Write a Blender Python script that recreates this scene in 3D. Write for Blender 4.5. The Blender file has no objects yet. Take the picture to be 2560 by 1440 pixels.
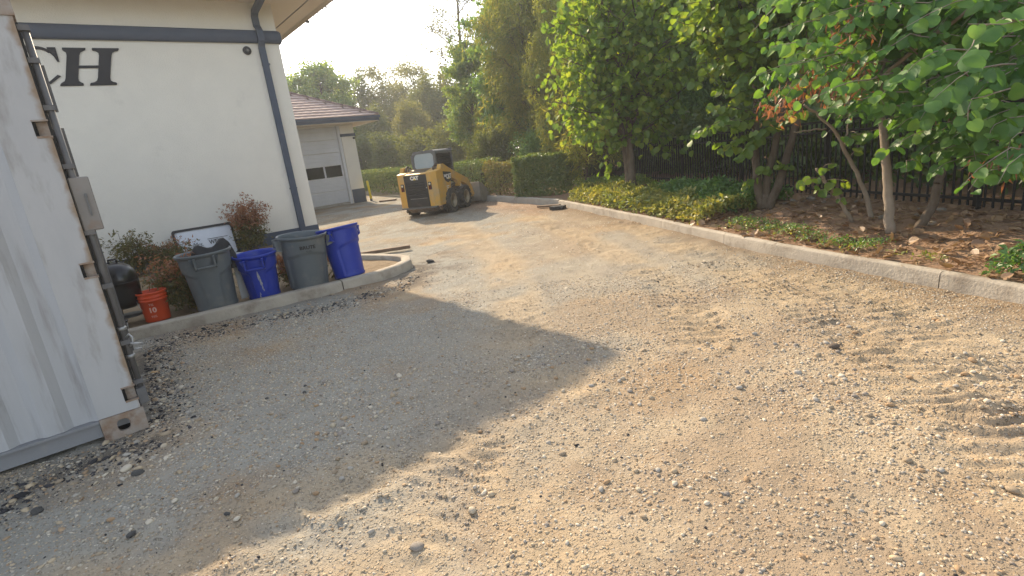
import bpy, math, random
import numpy as np
from mathutils import Vector, Matrix
R = math.radians
rng = np.random.default_rng(7)
random.seed(7)
SC = bpy.context.scene
COL = SC.collection

# ------------------------------------------------------------------ camera
FOC, PITCH, ROLL, EYE = 1323.0, R(14.752), R(-7.005), 1.6
CF = np.array([0, math.cos(PITCH), -math.sin(PITCH)])
_U = np.array([0, math.sin(PITCH), math.cos(PITCH)]); _R = np.array([1.0, 0, 0])
CR = math.cos(ROLL)*_R + math.sin(ROLL)*_U
CU = -math.sin(ROLL)*_R + math.cos(ROLL)*_U
CO = np.array([0, 0, EYE])
cam = bpy.data.cameras.new('camera')
cam.sensor_width = 36.0
cam.lens = 36.0*FOC/2560
cam.clip_start = 0.05
cam.clip_end = 2000
camo = bpy.data.objects.new('camera', cam); COL.objects.link(camo)
camo.matrix_world = Matrix(((CR[0], CU[0], -CF[0], 0), (CR[1], CU[1], -CF[1], 0), (CR[2], CU[2], -CF[2], EYE), (0, 0, 0, 1)))
SC.camera = camo

# ------------------------------------------------------------------ sky, sun, exposure
SUN_AZ, SUN_EL = R(-22.2), R(29.3)
sd = Vector((math.sin(SUN_AZ)*math.cos(SUN_EL), math.cos(SUN_AZ)*math.cos(SUN_EL), math.sin(SUN_EL)))
w = bpy.data.worlds.new('World'); SC.world = w; w.use_nodes = True
nt = w.node_tree; bg = nt.nodes['Background']
sky = nt.nodes.new('ShaderNodeTexSky'); sky.sky_type = 'NISHITA'; sky.sun_disc = False
sky.sun_elevation = SUN_EL; sky.sun_rotation = SUN_AZ
sky.air_density = 1.0; sky.dust_density = 1.1; sky.ozone_density = 1.0; sky.altitude = 50
hsv = nt.nodes.new('ShaderNodeHueSaturation'); hsv.inputs['Saturation'].default_value = 0.50   # smoke-whitened sky
nt.links.new(sky.outputs[0], hsv.inputs['Color']); nt.links.new(hsv.outputs[0], bg.inputs[0]); bg.inputs[1].default_value = 0.15
sl = bpy.data.lights.new('sun', 'SUN'); sl.energy = 3.7; sl.angle = R(0.5); sl.color = (1.0, 0.805, 0.56)
so = bpy.data.objects.new('sun', sl); COL.objects.link(so)
so.rotation_euler = (-sd).to_track_quat('-Z', 'Y').to_euler()
so.location = (0, 0, 30)
vs = SC.view_settings
vs.view_transform = 'Standard'; vs.look = 'None'; vs.gamma = 1.0; vs.use_curve_mapping = False
vs.exposure = 1.27
SC.cycles.max_bounces = 6; SC.cycles.diffuse_bounces = 3; SC.cycles.glossy_bounces = 2
SC.cycles.transmission_bounces = 4; SC.cycles.transparent_max_bounces = 8
SC.cycles.use_denoising = True

# ------------------------------------------------------------------ helpers
def ray(px, py): return (px-1280)/FOC*CR - (py-720)/FOC*CU + CF
def ground(px, py, z=0.0):
    d = ray(px, py); return CO + d*((z-EYE)/d[2])
def at(px, py, depth): return CO + ray(px, py)*depth
def proj(P):
    v = np.asarray(P, float)-CO; k = v@CF
    return 1280+FOC*(v@CR)/k, 720-FOC*(v@CU)/k, k

def tag(o, label=None, cat=None, group=None, kind=None):
    if label: o['label'] = label
    if cat: o['category'] = cat
    if group: o['group'] = group
    if kind: o['kind'] = kind
    return o
def empty(name, loc=(0, 0, 0), rz=0.0, label=None, cat=None, group=None, tilt=(0, 0)):
    o = bpy.data.objects.new(name, None); COL.objects.link(o)
    o.location = loc; o.rotation_euler = (tilt[0], tilt[1], rz); o.empty_display_size = 0.2
    return tag(o, label, cat, group)
def link(name, me, mt=None, parent=None, loc=None, rot=None):
    o = bpy.data.objects.new(name, me); COL.objects.link(o)
    if mt is not None and len(me.materials) == 0: me.materials.append(mt)
    if parent is not None: o.parent = parent
    if loc is not None: o.location = loc
    if rot is not None: o.rotation_euler = rot
    return o
def np_mesh(name, V, faces, smooth=False):
    """faces: list of int arrays (n,k)"""
    me = bpy.data.meshes.new(name)
    V = np.ascontiguousarray(V, np.float32)
    me.vertices.add(len(V)); me.vertices.foreach_set('co', V.ravel())
    lv = np.concatenate([f.ravel() for f in faces]).astype(np.int32)
    tot = np.concatenate([np.full(len(f), f.shape[1], np.int32) for f in faces])
    st = np.concatenate([[0], np.cumsum(tot)[:-1]]).astype(np.int32)
    me.loops.add(len(lv)); me.loops.foreach_set('vertex_index', lv)
    me.polygons.add(len(tot)); me.polygons.foreach_set('loop_start', st); me.polygons.foreach_set('loop_total', tot)
    me.polygons.foreach_set('use_smooth', np.full(len(tot), smooth, bool))
    me.update(calc_edges=True); me.validate()
    return me
def vcol(me, C, name='tint'):
    at_ = me.color_attributes.new(name, 'FLOAT_COLOR', 'POINT')
    C4 = np.ones((len(C), 4), np.float32); C4[:, :3] = C
    at_.data.foreach_set('color', C4.ravel())

class MB:
    """collects shapes into one mesh"""
    def __init__(s): s.v = []; s.f = []; s.sm = []
    def add(s, V, F, smooth=False, M=None):
        b = len(s.v)
        for p in V:
            p = Vector(p); s.v.append(M @ p if M is not None else p)
        for f in F: s.f.append([b+i for i in f]); s.sm.append(smooth)
        return s
    def box(s, x0, x1, y0, y1, z0, z1, M=None):
        V = [(x, y, z) for z in (z0, z1) for y in (y0, y1) for x in (x0, x1)]
        return s.add(V, [(0, 2, 3, 1), (4, 5, 7, 6), (0, 1, 5, 4), (1, 3, 7, 5), (3, 2, 6, 7), (2, 0, 4, 6)], False, M)
    def bevbox(s, x0, x1, y0, y1, z0, z1, b=0.01, M=None):
        """box with chamfered edges"""
        V = []; idx = {}
        X = (x0, x1); Y = (y0, y1); Z = (z0, z1)
        for i in (0, 1):
            for j in (0, 1):
                for k in (0, 1):
                    sx = b if i == 0 else -b; sy = b if j == 0 else -b; sz = b if k == 0 else -b
                    for ax in range(3):
                        p = [X[i]+sx, Y[j]+sy, Z[k]+sz]; p[ax] = (X[i], Y[j], Z[k])[ax]
                        idx[(i, j, k, ax)] = len(V); V.append(p)
        F = []
        for ax in range(3):
            for e in (0, 1):
                q = []
                for (u, v_) in ((0, 0), (1, 0), (1, 1), (0, 1)):
                    c = [0, 0, 0]; c[ax] = e; c[(ax+1) % 3] = u; c[(ax+2) % 3] = v_
                    q.append(idx[(c[0], c[1], c[2], ax)])
                F.append(q if e else q[::-1])
        for ax in range(3):
            a1, a2 = (ax+1) % 3, (ax+2) % 3
            for u in (0, 1):
                for v_ in (0, 1):
                    c0 = [0, 0, 0]; c0[a1] = u; c0[a2] = v_; c1 = list(c0); c1[ax] = 1
                    q = [idx[(*c0, a1)], idx[(*c1, a1)], idx[(*c1, a2)], idx[(*c0, a2)]]
                    F.append(q if (u == v_) else q[::-1])
        for i in (0, 1):
            for j in (0, 1):
                for k in (0, 1):
                    t = [idx[(i, j, k, a)] for a in range(3)]
                    F.append(t if (i+j+k) % 2 else t[::-1])
        return s.add(V, F, False, M)
    def prism(s, poly, y0, y1, M=None, axis='y', smooth=False):
        """polygon (u,v) extruded; axis y: (u,.,v); x: (.,u,v); z: (u,v,.)"""
        n = len(poly)
        def P(u, v, t): return (u, t, v) if axis == 'y' else ((t, u, v) if axis == 'x' else (u, v, t))
        V = [P(u, v, y0) for u, v in poly]+[P(u, v, y1) for u, v in poly]
        F = [list(range(n)), list(range(2*n-1, n-1, -1))]
        F += [[i, i+n, (i+1) % n+n, (i+1) % n] for i in range(n)]
        return s.add(V, F, smooth, M)
    def tube(s, pts, rad, n=8, cap=True, M=None, smooth=True):
        pts = [Vector(p) for p in pts]; b = []
        if not hasattr(rad, '__len__'): rad = [rad]*len(pts)
        V = []; up = None
        for i, p in enumerate(pts):
            d = (pts[min(i+1, len(pts)-1)]-pts[max(i-1, 0)])
            if d.length < 1e-9: d = Vector((0, 0, 1))
            d.normalize()
            if up is None:
                up = Vector((1, 0, 0)) if abs(d.x) < .8 else Vector((0, 1, 0))
            u = (up-d*up.dot(d)).normalized(); up = u; v = d.cross(u)
            for k in range(n):
                t = 2*math.pi*k/n
                V.append(p+(u*math.cos(t)+v*math.sin(t))*rad[i])
        F = []
        for i in range(len(pts)-1):
            for k in range(n):
                F.append((i*n+k, i*n+(k+1) % n, (i+1)*n+(k+1) % n, (i+1)*n+k))
        if cap:
            F.append(list(range(n))[::-1]); F.append([(len(pts)-1)*n+k for k in range(n)])
        return s.add(V, F, smooth, M)
    def lathe(s, prof, n=32, M=None, smooth=True, fn=None):
        """profile (r,z) about z"""
        V = []
        for (r, z) in prof:
            for k in range(n):
                t = 2*math.pi*k/n; rr = r if fn is None else fn(r, z, t)
                V.append((rr*math.cos(t), rr*math.sin(t), z))
        F = []
        for i in range(len(prof)-1):
            for k in range(n):
                F.append((i*n+k, i*n+(k+1) % n, (i+1)*n+(k+1) % n, (i+1)*n+k))
        if prof[0][0] > 1e-6: F.append(list(range(n))[::-1])
        if prof[-1][0] > 1e-6 : F.append([(len(prof)-1)*n+k for k in range(n)])
        return s.add(V, F, smooth, M)
    def build(s, name, mt, parent=None, loc=None, rot=None):
        me = bpy.data.meshes.new(name)
        me.from_pydata([tuple(p) for p in s.v], [], s.f)
        me.polygons.foreach_set('use_smooth', s.sm); me.update()
        return link(name, me, mt, parent, loc, rot)
def rotM(rx=0, ry=0, rz=0, loc=(0, 0, 0)):
    return Matrix.Translation(loc) @ Matrix.Rotation(rz, 4, 'Z') @ Matrix.Rotation(ry, 4, 'Y') @ Matrix.Rotation(rx, 4, 'X')
def text_mesh(txt, size, depth=0.004, bold=0.0, shear=0.0, width=1.0):
    c = bpy.data.curves.new('text', 'FONT'); c.body = txt; c.size = size; c.extrude = depth; c.offset = bold; c.shear = shear
    c.align_x = 'CENTER'; c.align_y = 'CENTER'; c.resolution_u = 3
    o = bpy.data.objects.new('text', c); COL.objects.link(o)
    dg = bpy.context.evaluated_depsgraph_get()
    me = bpy.data.meshes.new_from_object(o.evaluated_get(dg))
    bpy.data.objects.remove(o); bpy.data.curves.remove(c)
    if width != 1.0:
        for v in me.vertices: v.co.x *= width
    return me

# ------------------------------------------------------------------ noise (numpy)
def _h(ix, iy, seed):
    n = (ix.astype(np.int64)*374761393+iy.astype(np.int64)*668265263+seed*1442695041) & 0x7fffffff
    n = ((n ^ (n >> 13))*1274126177) & 0x7fffffff
    return ((n ^ (n >> 16)) & 0xffff)/65535.0
def vn(x, y, seed=0):
    xi = np.floor(x); yi = np.floor(y); fx = x-xi; fy = y-yi
    fx = fx*fx*(3-2*fx); fy = fy*fy*(3-2*fy)
    a = _h(xi, yi, seed); b = _h(xi+1, yi, seed); c = _h(xi, yi+1, seed); d = _h(xi+1, yi+1, seed)
    return (a*(1-fx)+b*fx)*(1-fy)+(c*(1-fx)+d*fx)*fy
def fbm(x, y, scale, oct=4, seed=0, gain=.5):
    v = 0; a = 1; t = 0; x = np.asarray(x, float)/scale; y = np.asarray(y, float)/scale
    for o in range(oct):
        v = v+a*vn(x, y, seed+o*17); t += a; a *= gain
        x, y = x*1.93+y*.52+3.1, y*1.93-x*.52+1.7
    return v/t
def sstep(a, b, x): t = np.clip((x-a)/(b-a), 0, 1); return t*t*(3-2*t)
def polydist(x, y, P):
    """distance to polyline, arclength, signed side"""
    P = np.asarray(P, float); best = np.full(x.shape, 1e9); arc = np.zeros(x.shape); L = 0
    for i in range(len(P)-1):
        d = P[i+1]-P[i]; l = np.hypot(*d); d = d/l
        t = np.clip((x-P[i, 0])*d[0]+(y-P[i, 1])*d[1], 0, l)
        dd = np.hypot(x-P[i, 0]-d[0]*t, y-P[i, 1]-d[1]*t)
        m = dd < best; best = np.where(m, dd, best); arc = np.where(m, L+t, arc); L += l
    return best, arc

# ------------------------------------------------------------------ materials
def mat(name, col, rough=.7, col2=None, mscale=4.0, mix=.5, bump=0.0, bscale=60.0, metal=0.0, spec=.4, dirt=None, dscale=2.0, damt=.5, stretch=None, tint=None, coat=0.0, detail=6.0):
    m = bpy.data.materials.new(name); m.use_nodes = True
    n = m.node_tree.nodes; l = m.node_tree.links; b = n['Principled BSDF']
    b.inputs['Roughness'].default_value = rough; b.inputs['Metallic'].default_value = metal
    b.inputs['Specular IOR Level'].default_value = spec
    if coat: b.inputs['Coat Weight'].default_value = coat; b.inputs['Coat Roughness'].default_value = .15
    tc = n.new('ShaderNodeTexCoord'); vec = tc.outputs['Object']
    if stretch:
        mp = n.new('ShaderNodeMapping'); mp.inputs['Scale'].default_value = stretch; l.new(vec, mp.inputs[0]); svec = mp.outputs[0]
    else: svec = vec
    out = None
    def noise(scale, det, v):
        t = n.new('ShaderNodeTexNoise'); t.inputs['Scale'].default_value = scale; t.inputs['Detail'].default_value = det
        t.inputs['Roughness'].default_value = .62; l.new(v, t.inputs[0]); return t.outputs['Fac']
    def ramp(f, a, c):
        r = n.new('ShaderNodeMapRange'); r.inputs[1].default_value = a; r.inputs[2].default_value = c; l.new(f, r.inputs[0]); return r.outputs[0]
    def mixc(f, A, B):
        x = n.new('ShaderNodeMix'); x.data_type = 'RGBA'
        if isinstance(f, (int, float)): x.inputs[0].default_value = f
        else: l.new(f, x.inputs[0])
        for i, c in ((6, A), (7, B)):
            if isinstance(c, tuple): x.inputs[i].default_value = (*c, 1)
            else: l.new(c, x.inputs[i])
        return x.outputs[2]
    cur = tuple(col)
    if tint:
        a = n.new('ShaderNodeVertexColor'); a.layer_name = tint; cur = a.outputs[0]
    if col2 is not None:
        cur = mixc(ramp(noise(mscale, detail, svec), .5-mix*.45, .5+mix*.45) if mix < 1 else ramp(noise(mscale, detail, svec), .3, .7), cur, tuple(col2))
    if dirt is not None:
        f = ramp(noise(dscale, 8, svec), .72-damt*.4, .86-damt*.2)
        cur = mixc(f, cur, tuple(dirt))
    if isinstance(cur, tuple): b.inputs['Base Color'].default_value = (*cur, 1)
    else: l.new(cur, b.inputs['Base Color'])
    if bump:
        bp = n.new('ShaderNodeBump'); bp.inputs['Strength'].default_value = 1.0; bp.inputs['Distance'].default_value = bump
        l.new(noise(bscale, 8, vec), bp.inputs['Height']); l.new(bp.outputs[0], b.inputs['Normal'])
    return m
def leafmat(name, cols, trans=.4, rough=.45, clump=1.2, gloss=.05, tcol=None):
    """leaf: diffuse + translucent, colour varied per leaf and per clump"""
    m = bpy.data.materials.new(name); m.use_nodes = True
    n = m.node_tree.nodes; l = m.node_tree.links; n.clear()
    geo = n.new('ShaderNodeNewGeometry'); tc = n.new('ShaderNodeTexCoord')
    nz = n.new('ShaderNodeTexNoise'); nz.inputs['Scale'].default_value = clump; nz.inputs['Detail'].default_value = 3; l.new(tc.outputs['Object'], nz.inputs[0])
    ad = n.new('ShaderNodeMath'); ad.operation = 'MULTIPLY_ADD'; l.new(geo.outputs['Random Per Island'], ad.inputs[0]); ad.inputs[1].default_value = .62
    mr = n.new('ShaderNodeMapRange'); mr.inputs[1].default_value = .3; mr.inputs[2].default_value = .7; mr.inputs[4].default_value = .38; l.new(nz.outputs['Fac'], mr.inputs[0])
    l.new(mr.outputs[0], ad.inputs[2])
    cr = n.new('ShaderNodeValToRGB'); l.new(ad.outputs[0], cr.inputs[0]); e = cr.color_ramp
    e.elements[0].position = 0; e.elements[0].color = (*cols[0], 1)
    e.elements[1].position = 1; e.elements[1].color = (*cols[-1], 1)
    for i, c in enumerate(cols[1:-1]): x = e.elements.new((i+1)/(len(cols)-1)); x.color = (*c, 1)
    df = n.new('ShaderNodeBsdfDiffuse'); l.new(cr.outputs[0], df.inputs[0])
    tr = n.new('ShaderNodeBsdfTranslucent')
    hs = n.new('ShaderNodeMix'); hs.data_type = 'RGBA'; hs.blend_type = 'MULTIPLY'; hs.inputs[0].default_value = 1
    l.new(cr.outputs[0], hs.inputs[6]); hs.inputs[7].default_value = (*(tcol or (1.5, 1.35, .5)), 1)
    l.new(hs.outputs[2], tr.inputs[0])
    mx = n.new('ShaderNodeMixShader'); mx.inputs[0].default_value = trans; l.new(df.outputs[0], mx.inputs[1]); l.new(tr.outputs[0], mx.inputs[2])
    gl = n.new('ShaderNodeBsdfGlossy'); gl.inputs['Roughness'].default_value = rough
    m2 = n.new('ShaderNodeMixShader'); m2.inputs[0].default_value = gloss; l.new(mx.outputs[0], m2.inputs[1]); l.new(gl.outputs[0], m2.inputs[2])
    o = n.new('ShaderNodeOutputMaterial'); l.new(m2.outputs[0], o.inputs[0])
    return m

M_stucco = mat('stucco', (.77, .73, .645), .85, col2=(.69, .655, .585), mscale=1.8, mix=.7, bump=.007, bscale=42, spec=.2, dirt=(.60, .57, .51), dscale=1.3, damt=.30)
M_soffit = mat('soffit', (.78, .69, .55), .85, col2=(.71, .62, .50), mscale=1.0, mix=.9, bump=.002, bscale=40, spec=.2)
M_blue = mat('slate_blue_paint', (.060, .078, .115), .6, col2=(.075, .09, .125), mscale=3, bump=.001, bscale=80, dirt=(.12, .12, .12), dscale=3, damt=.15)
M_blackpaint = mat('black_letter_paint', (.016, .016, .02), .6)
M_concrete = mat('kerb_concrete', (.50, .44, .355), .9, col2=(.34, .30, .245), mscale=3.5, mix=.6, bump=.009, bscale=38, spec=.2, dirt=(.20, .16, .12), dscale=2.6, damt=.52)
M_concrete2 = mat('kerb_concrete_pale', (.42, .39, .34), .9, col2=(.30, .28, .24), mscale=4, mix=.7, bump=.006, bscale=45, spec=.2, dirt=(.18, .15, .11), dscale=2.0, damt=.4)
M_steel_paint = mat('container_grey_paint', (.46, .46, .465), .55, col2=(.36, .365, .375), mscale=1.6, mix=.8, bump=.0015, bscale=30, stretch=(5, 5, .55), dirt=(.22, .20, .185), dscale=1.7, damt=.46)
def rusty_post():
    m = mat('container_post_paint', (.46, .455, .45), .55, col2=(.37, .37, .375), mscale=2.0, mix=.8, bump=.0015, bscale=30, stretch=(3, 3, .8), dirt=(.23, .21, .19), dscale=2.4, damt=.48)
    n = m.node_tree.nodes; l = m.node_tree.links; b = n['Principled BSDF']
    old = b.inputs['Base Color'].links[0].from_socket; tc = [x for x in n if x.type == 'TEX_COORD'][0]
    sp = n.new('ShaderNodeSeparateXYZ'); l.new(tc.outputs['Object'], sp.inputs[0])
    nz = n.new('ShaderNodeTexNoise'); nz.inputs['Scale'].default_value = 7; nz.inputs['Detail'].default_value = 7; l.new(tc.outputs['Object'], nz.inputs[0])
    ed = n.new('ShaderNodeMapRange'); ed.inputs[1].default_value = -.055; ed.inputs[2].default_value = .0; ed.inputs[4].default_value = .42; l.new(sp.outputs[0], ed.inputs[0])
    ad = n.new('ShaderNodeMath'); ad.operation = 'ADD'; l.new(ed.outputs[0], ad.inputs[0]); l.new(nz.outputs['Fac'], ad.inputs[1])
    r = n.new('ShaderNodeMapRange'); r.inputs[1].default_value = .68; r.inputs[2].default_value = .92; r.inputs[4].default_value = .85; l.new(ad.outputs[0], r.inputs[0])
    x = n.new('ShaderNodeMix'); x.data_type = 'RGBA'; l.new(r.outputs[0], x.inputs[0]); l.new(old, x.inputs[6]); x.inputs[7].default_value = (.235, .15, .075, 1); l.new(x.outputs[2], b.inputs['Base Color'])
    return m
M_post = rusty_post()
M_rust = mat('rusted_grey_steel', (.36, .34, .31), .75, col2=(.22, .115, .05), mscale=9, mix=.5, bump=.002, bscale=60, dirt=(.13, .06, .03), dscale=12, damt=.45)
M_darksteel = mat('dark_painted_steel', (.10, .10, .105), .55, col2=(.15, .145, .14), mscale=6, bump=.001, bscale=50, dirt=(.2, .17, .13), dscale=6, damt=.3)
M_railsteel = mat('container_rail_paint', (.24, .245, .255), .6, col2=(.22, .22, .23), mscale=3, dirt=(.30, .28, .25), dscale=5, damt=.2, bump=.001)
M_lockbox = mat('lock_box_paint', (.21, .195, .18), .55, col2=(.25, .23, .21), mscale=5, dirt=(.22, .14, .09), dscale=6, damt=.3)
M_hole = mat('dark_recess', (.012, .011, .010), .9)
M_galv = mat('galvanised_steel', (.36, .36, .355), .5, metal=.6)
M_garagedoor = mat('garage_door_white', (.62, .63, .65), .5, col2=(.55, .56, .58), mscale=2, bump=.0005)
M_darkglass = mat('dark_window_glass', (.012, .011, .012), .08, spec=.6)
M_tile = mat('brown_roof_tile', (.40, .285, .245), .85, col2=(.48, .36, .31), mscale=5, bump=.004, bscale=60, dirt=(.30, .21, .18), dscale=4, damt=.3)
M_ridge = mat('ridge_tile', (.20, .14, .115), .85, bump=.004, bscale=60)
M_graycan = mat('grey_can_plastic', (.105, .125, .135), .5, col2=(.13, .145, .15), mscale=4, bump=.0008, bscale=120, dirt=(.21, .20, .175), dscale=3.5, damt=.45)
M_bluecan = mat('blue_can_plastic', (.012, .035, .30), .42, col2=(.018, .045, .36), mscale=3, bump=.0006, bscale=120, dirt=(.09, .11, .27), dscale=4, damt=.34)
M_scrape = mat('scraped_label_residue', (.45, .44, .36), .8, col2=(.16, .19, .36), mscale=30)
M_orange = mat('orange_bucket_plastic', (.72, .085, .02), .45, col2=(.62, .07, .02), mscale=5)
M_white = mat('white_print', (.75, .72, .68), .7)
M_greyprint = mat('faded_pink_print', (.75, .42, .33), .7)
M_grill = mat('black_enamel', (.008, .008, .009), .28, spec=.45, coat=.15)
M_blackplastic = mat('black_plastic', (.014, .014, .015), .55, bump=.002, bscale=30)
M_sheet = mat('white_banner_cloth', (.74, .76, .80), .6, col2=(.64, .67, .72), mscale=4, bump=.012, bscale=5)
M_frame = mat('black_banner_frame', (.022, .018, .018), .5)
M_yellow = mat('loader_yellow_paint', (.66, .37, .06), .5, col2=(.56, .33, .075), mscale=4, dirt=(.44, .33, .19), dscale=3.2, damt=.60, bump=.0006)
M_postyellow = mat('post_yellow_paint', (.78, .60, .03), .5, dirt=(.4, .33, .14), dscale=8, damt=.2)
M_loaderblack = mat('loader_black_paint', (.022, .022, .024), .5, col2=(.035, .034, .033), mscale=5, dirt=(.10, .085, .065), dscale=4, damt=.3)
M_cabgrey = mat('cab_grey_paint', (.11, .115, .12), .45, col2=(.15, .15, .145), mscale=5, dirt=(.27, .24, .19), dscale=3, damt=.3)
M_cabglass = mat('dusty_cab_glass', (.30, .38, .42), .22, col2=(.36, .42, .44), mscale=3, spec=.6)
M_cabmesh = mat('cab_side_mesh', (.018, .018, .017), .7)
M_tyre = mat('dusty_tyre_rubber', (.035, .036, .038), .85, col2=(.10, .088, .07), mscale=7, mix=.6, bump=.003, bscale=60)
M_rim = mat('dusty_cream_rim', (.45, .38, .26), .75, col2=(.30, .24, .16), mscale=8, bump=.002)
M_redlens = mat('dark_red_lens', (.10, .012, .012), .25)
M_lamp = mat('clear_lamp_lens', (.7, .62, .5), .2)
M_bucketsteel = mat('worn_bucket_steel', (.22, .21, .19), .65, col2=(.30, .275, .23), mscale=6, metal=.1, bump=.002)
M_hose = mat('dusty_rubber_hose', (.10, .075, .055), .8)
M_bark = mat('grey_bark', (.19, .15, .115), .95, col2=(.095, .07, .05), mscale=9, bump=.02, bscale=28, spec=.1, stretch=(1, 1, .35))
M_barkpale = mat('pale_smooth_bark', (.34, .28, .22), .9, col2=(.22, .175, .135), mscale=7, bump=.008, bscale=30, spec=.1, stretch=(1, 1, .6))
M_barkdark = mat('dark_bark', (.085, .062, .045), .95, col2=(.05, .04, .03), mscale=9, bump=.02, bscale=28, spec=.1)
M_iron = mat('black_iron_paint', (.022, .020, .018), .6, dirt=(.10, .065, .04), dscale=6, damt=.3)
M_mulch = mat('mulch_soil', (.26, .165, .105), .95, col2=(.34, .225, .15), mscale=9, mix=.8, bump=.03, bscale=22, spec=.1, dirt=(.09, .06, .04), dscale=3, damt=.35)
M_bedsoil = mat('planter_soil', (.30, .23, .15), .95, col2=(.2, .145, .09), mscale=8, bump=.02, bscale=25, spec=.1)
M_forestfloor = mat('forest_floor', (.10, .075, .045), .95, col2=(.06, .05, .03), mscale=2, bump=.05, bscale=5, spec=.1)
M_rock = mat('bed_rock', (.34, .30, .25), .9, col2=(.24, .20, .16), mscale=8, bump=.01, bscale=20)
M_plank = mat('weathered_plank', (.15, .10, .065), .85, col2=(.22, .15, .10), mscale=6, bump=.003, bscale=40)
M_card = mat('white_board', (.62, .62, .58), .7)
M_asphalt = mat('asphalt_chunk', (.03, .03, .033), .9, col2=(.055, .053, .05), mscale=25, bump=.01, bscale=60)
def ground_mat():
    m = mat('dirt_and_gravel', (.4, .3, .2), .95, tint='tint', bump=.008, bscale=38, spec=.1)
    n = m.node_tree.nodes; l = m.node_tree.links; b = n['Principled BSDF']
    tc = [x for x in n if x.type == 'TEX_COORD'][0]; bp = [x for x in n if x.type == 'BUMP'][0]
    vc = [x for x in n if x.type == 'VERTEX_COLOR'][0]
    def vor(sc):
        v = n.new('ShaderNodeTexVoronoi'); v.inputs['Scale'].default_value = sc; l.new(tc.outputs['Object'], v.inputs['Vector']); return v
    def mr(x, a, c, d, e):
        r = n.new('ShaderNodeMapRange'); r.inputs[1].default_value = a; r.inputs[2].default_value = c; r.inputs[3].default_value = d; r.inputs[4].default_value = e; l.new(x, r.inputs[0]); return r.outputs[0]
    nz = n.new('ShaderNodeTexNoise'); nz.inputs['Scale'].default_value = 2.6; nz.inputs['Detail'].default_value = 5; l.new(tc.outputs['Object'], nz.inputs[0])
    cov = mr(nz.outputs['Fac'], .36, .60, .45, 1.0)
    cur = vc.outputs[0]; hs = None
    for sc, amt, hh in ((46, .55, .010), (105, .45, .005)):
        v = vor(sc); sp = n.new('ShaderNodeSeparateColor'); l.new(v.outputs['Color'], sp.inputs[0])
        stone = mr(v.outputs['Distance'], .25, .42, 1, 0)
        pick = mr(sp.outputs[0], .35, .5, 0, 1)
        f = n.new('ShaderNodeMath'); f.operation = 'MULTIPLY'; l.new(stone, f.inputs[0]); l.new(pick, f.inputs[1])
        f2 = n.new('ShaderNodeMath'); f2.operation = 'MULTIPLY'; l.new(f.outputs[0], f2.inputs[0]); l.new(cov, f2.inputs[1])
        k = n.new('ShaderNodeMath'); k.operation = 'MULTIPLY'; l.new(f2.outputs[0], k.inputs[0]); k.inputs[1].default_value = amt
        rp = n.new('ShaderNodeValToRGB'); l.new(sp.outputs[1], rp.inputs[0]); e = rp.color_ramp
        e.elements[0].color = (.24, .19, .135, 1); e.elements[1].color = (.62, .55, .43, 1)
        for p, c in ((.3, (.40, .32, .22)), (.6, (.50, .43, .33)), (.8, (.42, .40, .36))): q = e.elements.new(p); q.color = (*c, 1)
        x = n.new('ShaderNodeMix'); x.data_type = 'RGBA'; l.new(k.outputs[0], x.inputs[0]); l.new(cur, x.inputs[6]); l.new(rp.outputs[0], x.inputs[7]); cur = x.outputs[2]
        h = n.new('ShaderNodeMath'); h.operation = 'MULTIPLY'; l.new(f2.outputs[0], h.inputs[0]); h.inputs[1].default_value = hh
        if hs is None: hs = h.outputs[0]
        else:
            ad = n.new('ShaderNodeMath'); ad.operation = 'ADD'; l.new(hs, ad.inputs[0]); l.new(h.outputs[0], ad.inputs[1]); hs = ad.outputs[0]
    l.new(cur, b.inputs['Base Color'])
    b2 = n.new('ShaderNodeBump'); b2.inputs['Distance'].default_value = 1.0; l.new(hs, b2.inputs['Height']); l.new(bp.outputs[0], b2.inputs['Normal']); l.new(b2.outputs[0], b.inputs['Normal'])
    return m
M_ground = ground_mat()
M_stone = mat('river_gravel', (.4, .3, .2), .8, tint='tint', bump=.001, bscale=200, spec=.25)
STONE_COLS = [(.54, .455, .335), (.45, .355, .24), (.63, .555, .44), (.36, .28, .19), (.43, .395, .34), (.42, .28, .16), (.30, .26, .22), (.53, .415, .275)]
M_stones = [mat('pebble_tone', c, .8, col2=tuple(.8*k for k in c), mscale=30, bump=.001, bscale=150, spec=.25) for c in STONE_COLS]
M_pebdark = mat('dark_pebble', (.055, .054, .056), .9, col2=(.12, .115, .105), mscale=40, bump=.003, bscale=100)

# ------------------------------------------------------------------ ground
WAZ = R(52.6)
WA = np.array([math.sin(WAZ), math.cos(WAZ)]); WN = np.array([math.cos(WAZ), -math.sin(WAZ)])   # along wall, out of wall
WC = np.array([-4.45, 12.82]); WROT = math.pi/2-WAZ
GC = np.array([-6.23, 25.09])
KERB_R = np.array([(4.6, -3.0), (4.22, 0.5), (3.98, 2.6), (3.81, 3.7), (3.66, 4.3), (3.17, 5.62), (2.9, 7.0), (2.58, 8.75), (1.98, 11.5), (1.45, 13.8)])
def smooth_line(P, step=.3, it=10):
    P = np.asarray(P, float); o = []
    for a, b in zip(P[:-1], P[1:]):
        n = max(1, int(np.linalg.norm(b-a)/step)); o += [a+(b-a)*i/n for i in range(n)]
    o.append(P[-1]); o = np.array(o)
    for _ in range(it): o[1:-1] = (o[:-2]+2*o[1:-1]+o[2:])/4
    return o
KERB_R = smooth_line(KERB_R)
KERB_F = np.array([(1.45, 13.8), (0.0, 16.9), (-0.44, 17.6), (-2.9, 22.2), (-5.1, 27.1), (-7.4, 30.3), (-10.5, 33.5), (-16, 37)])
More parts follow.
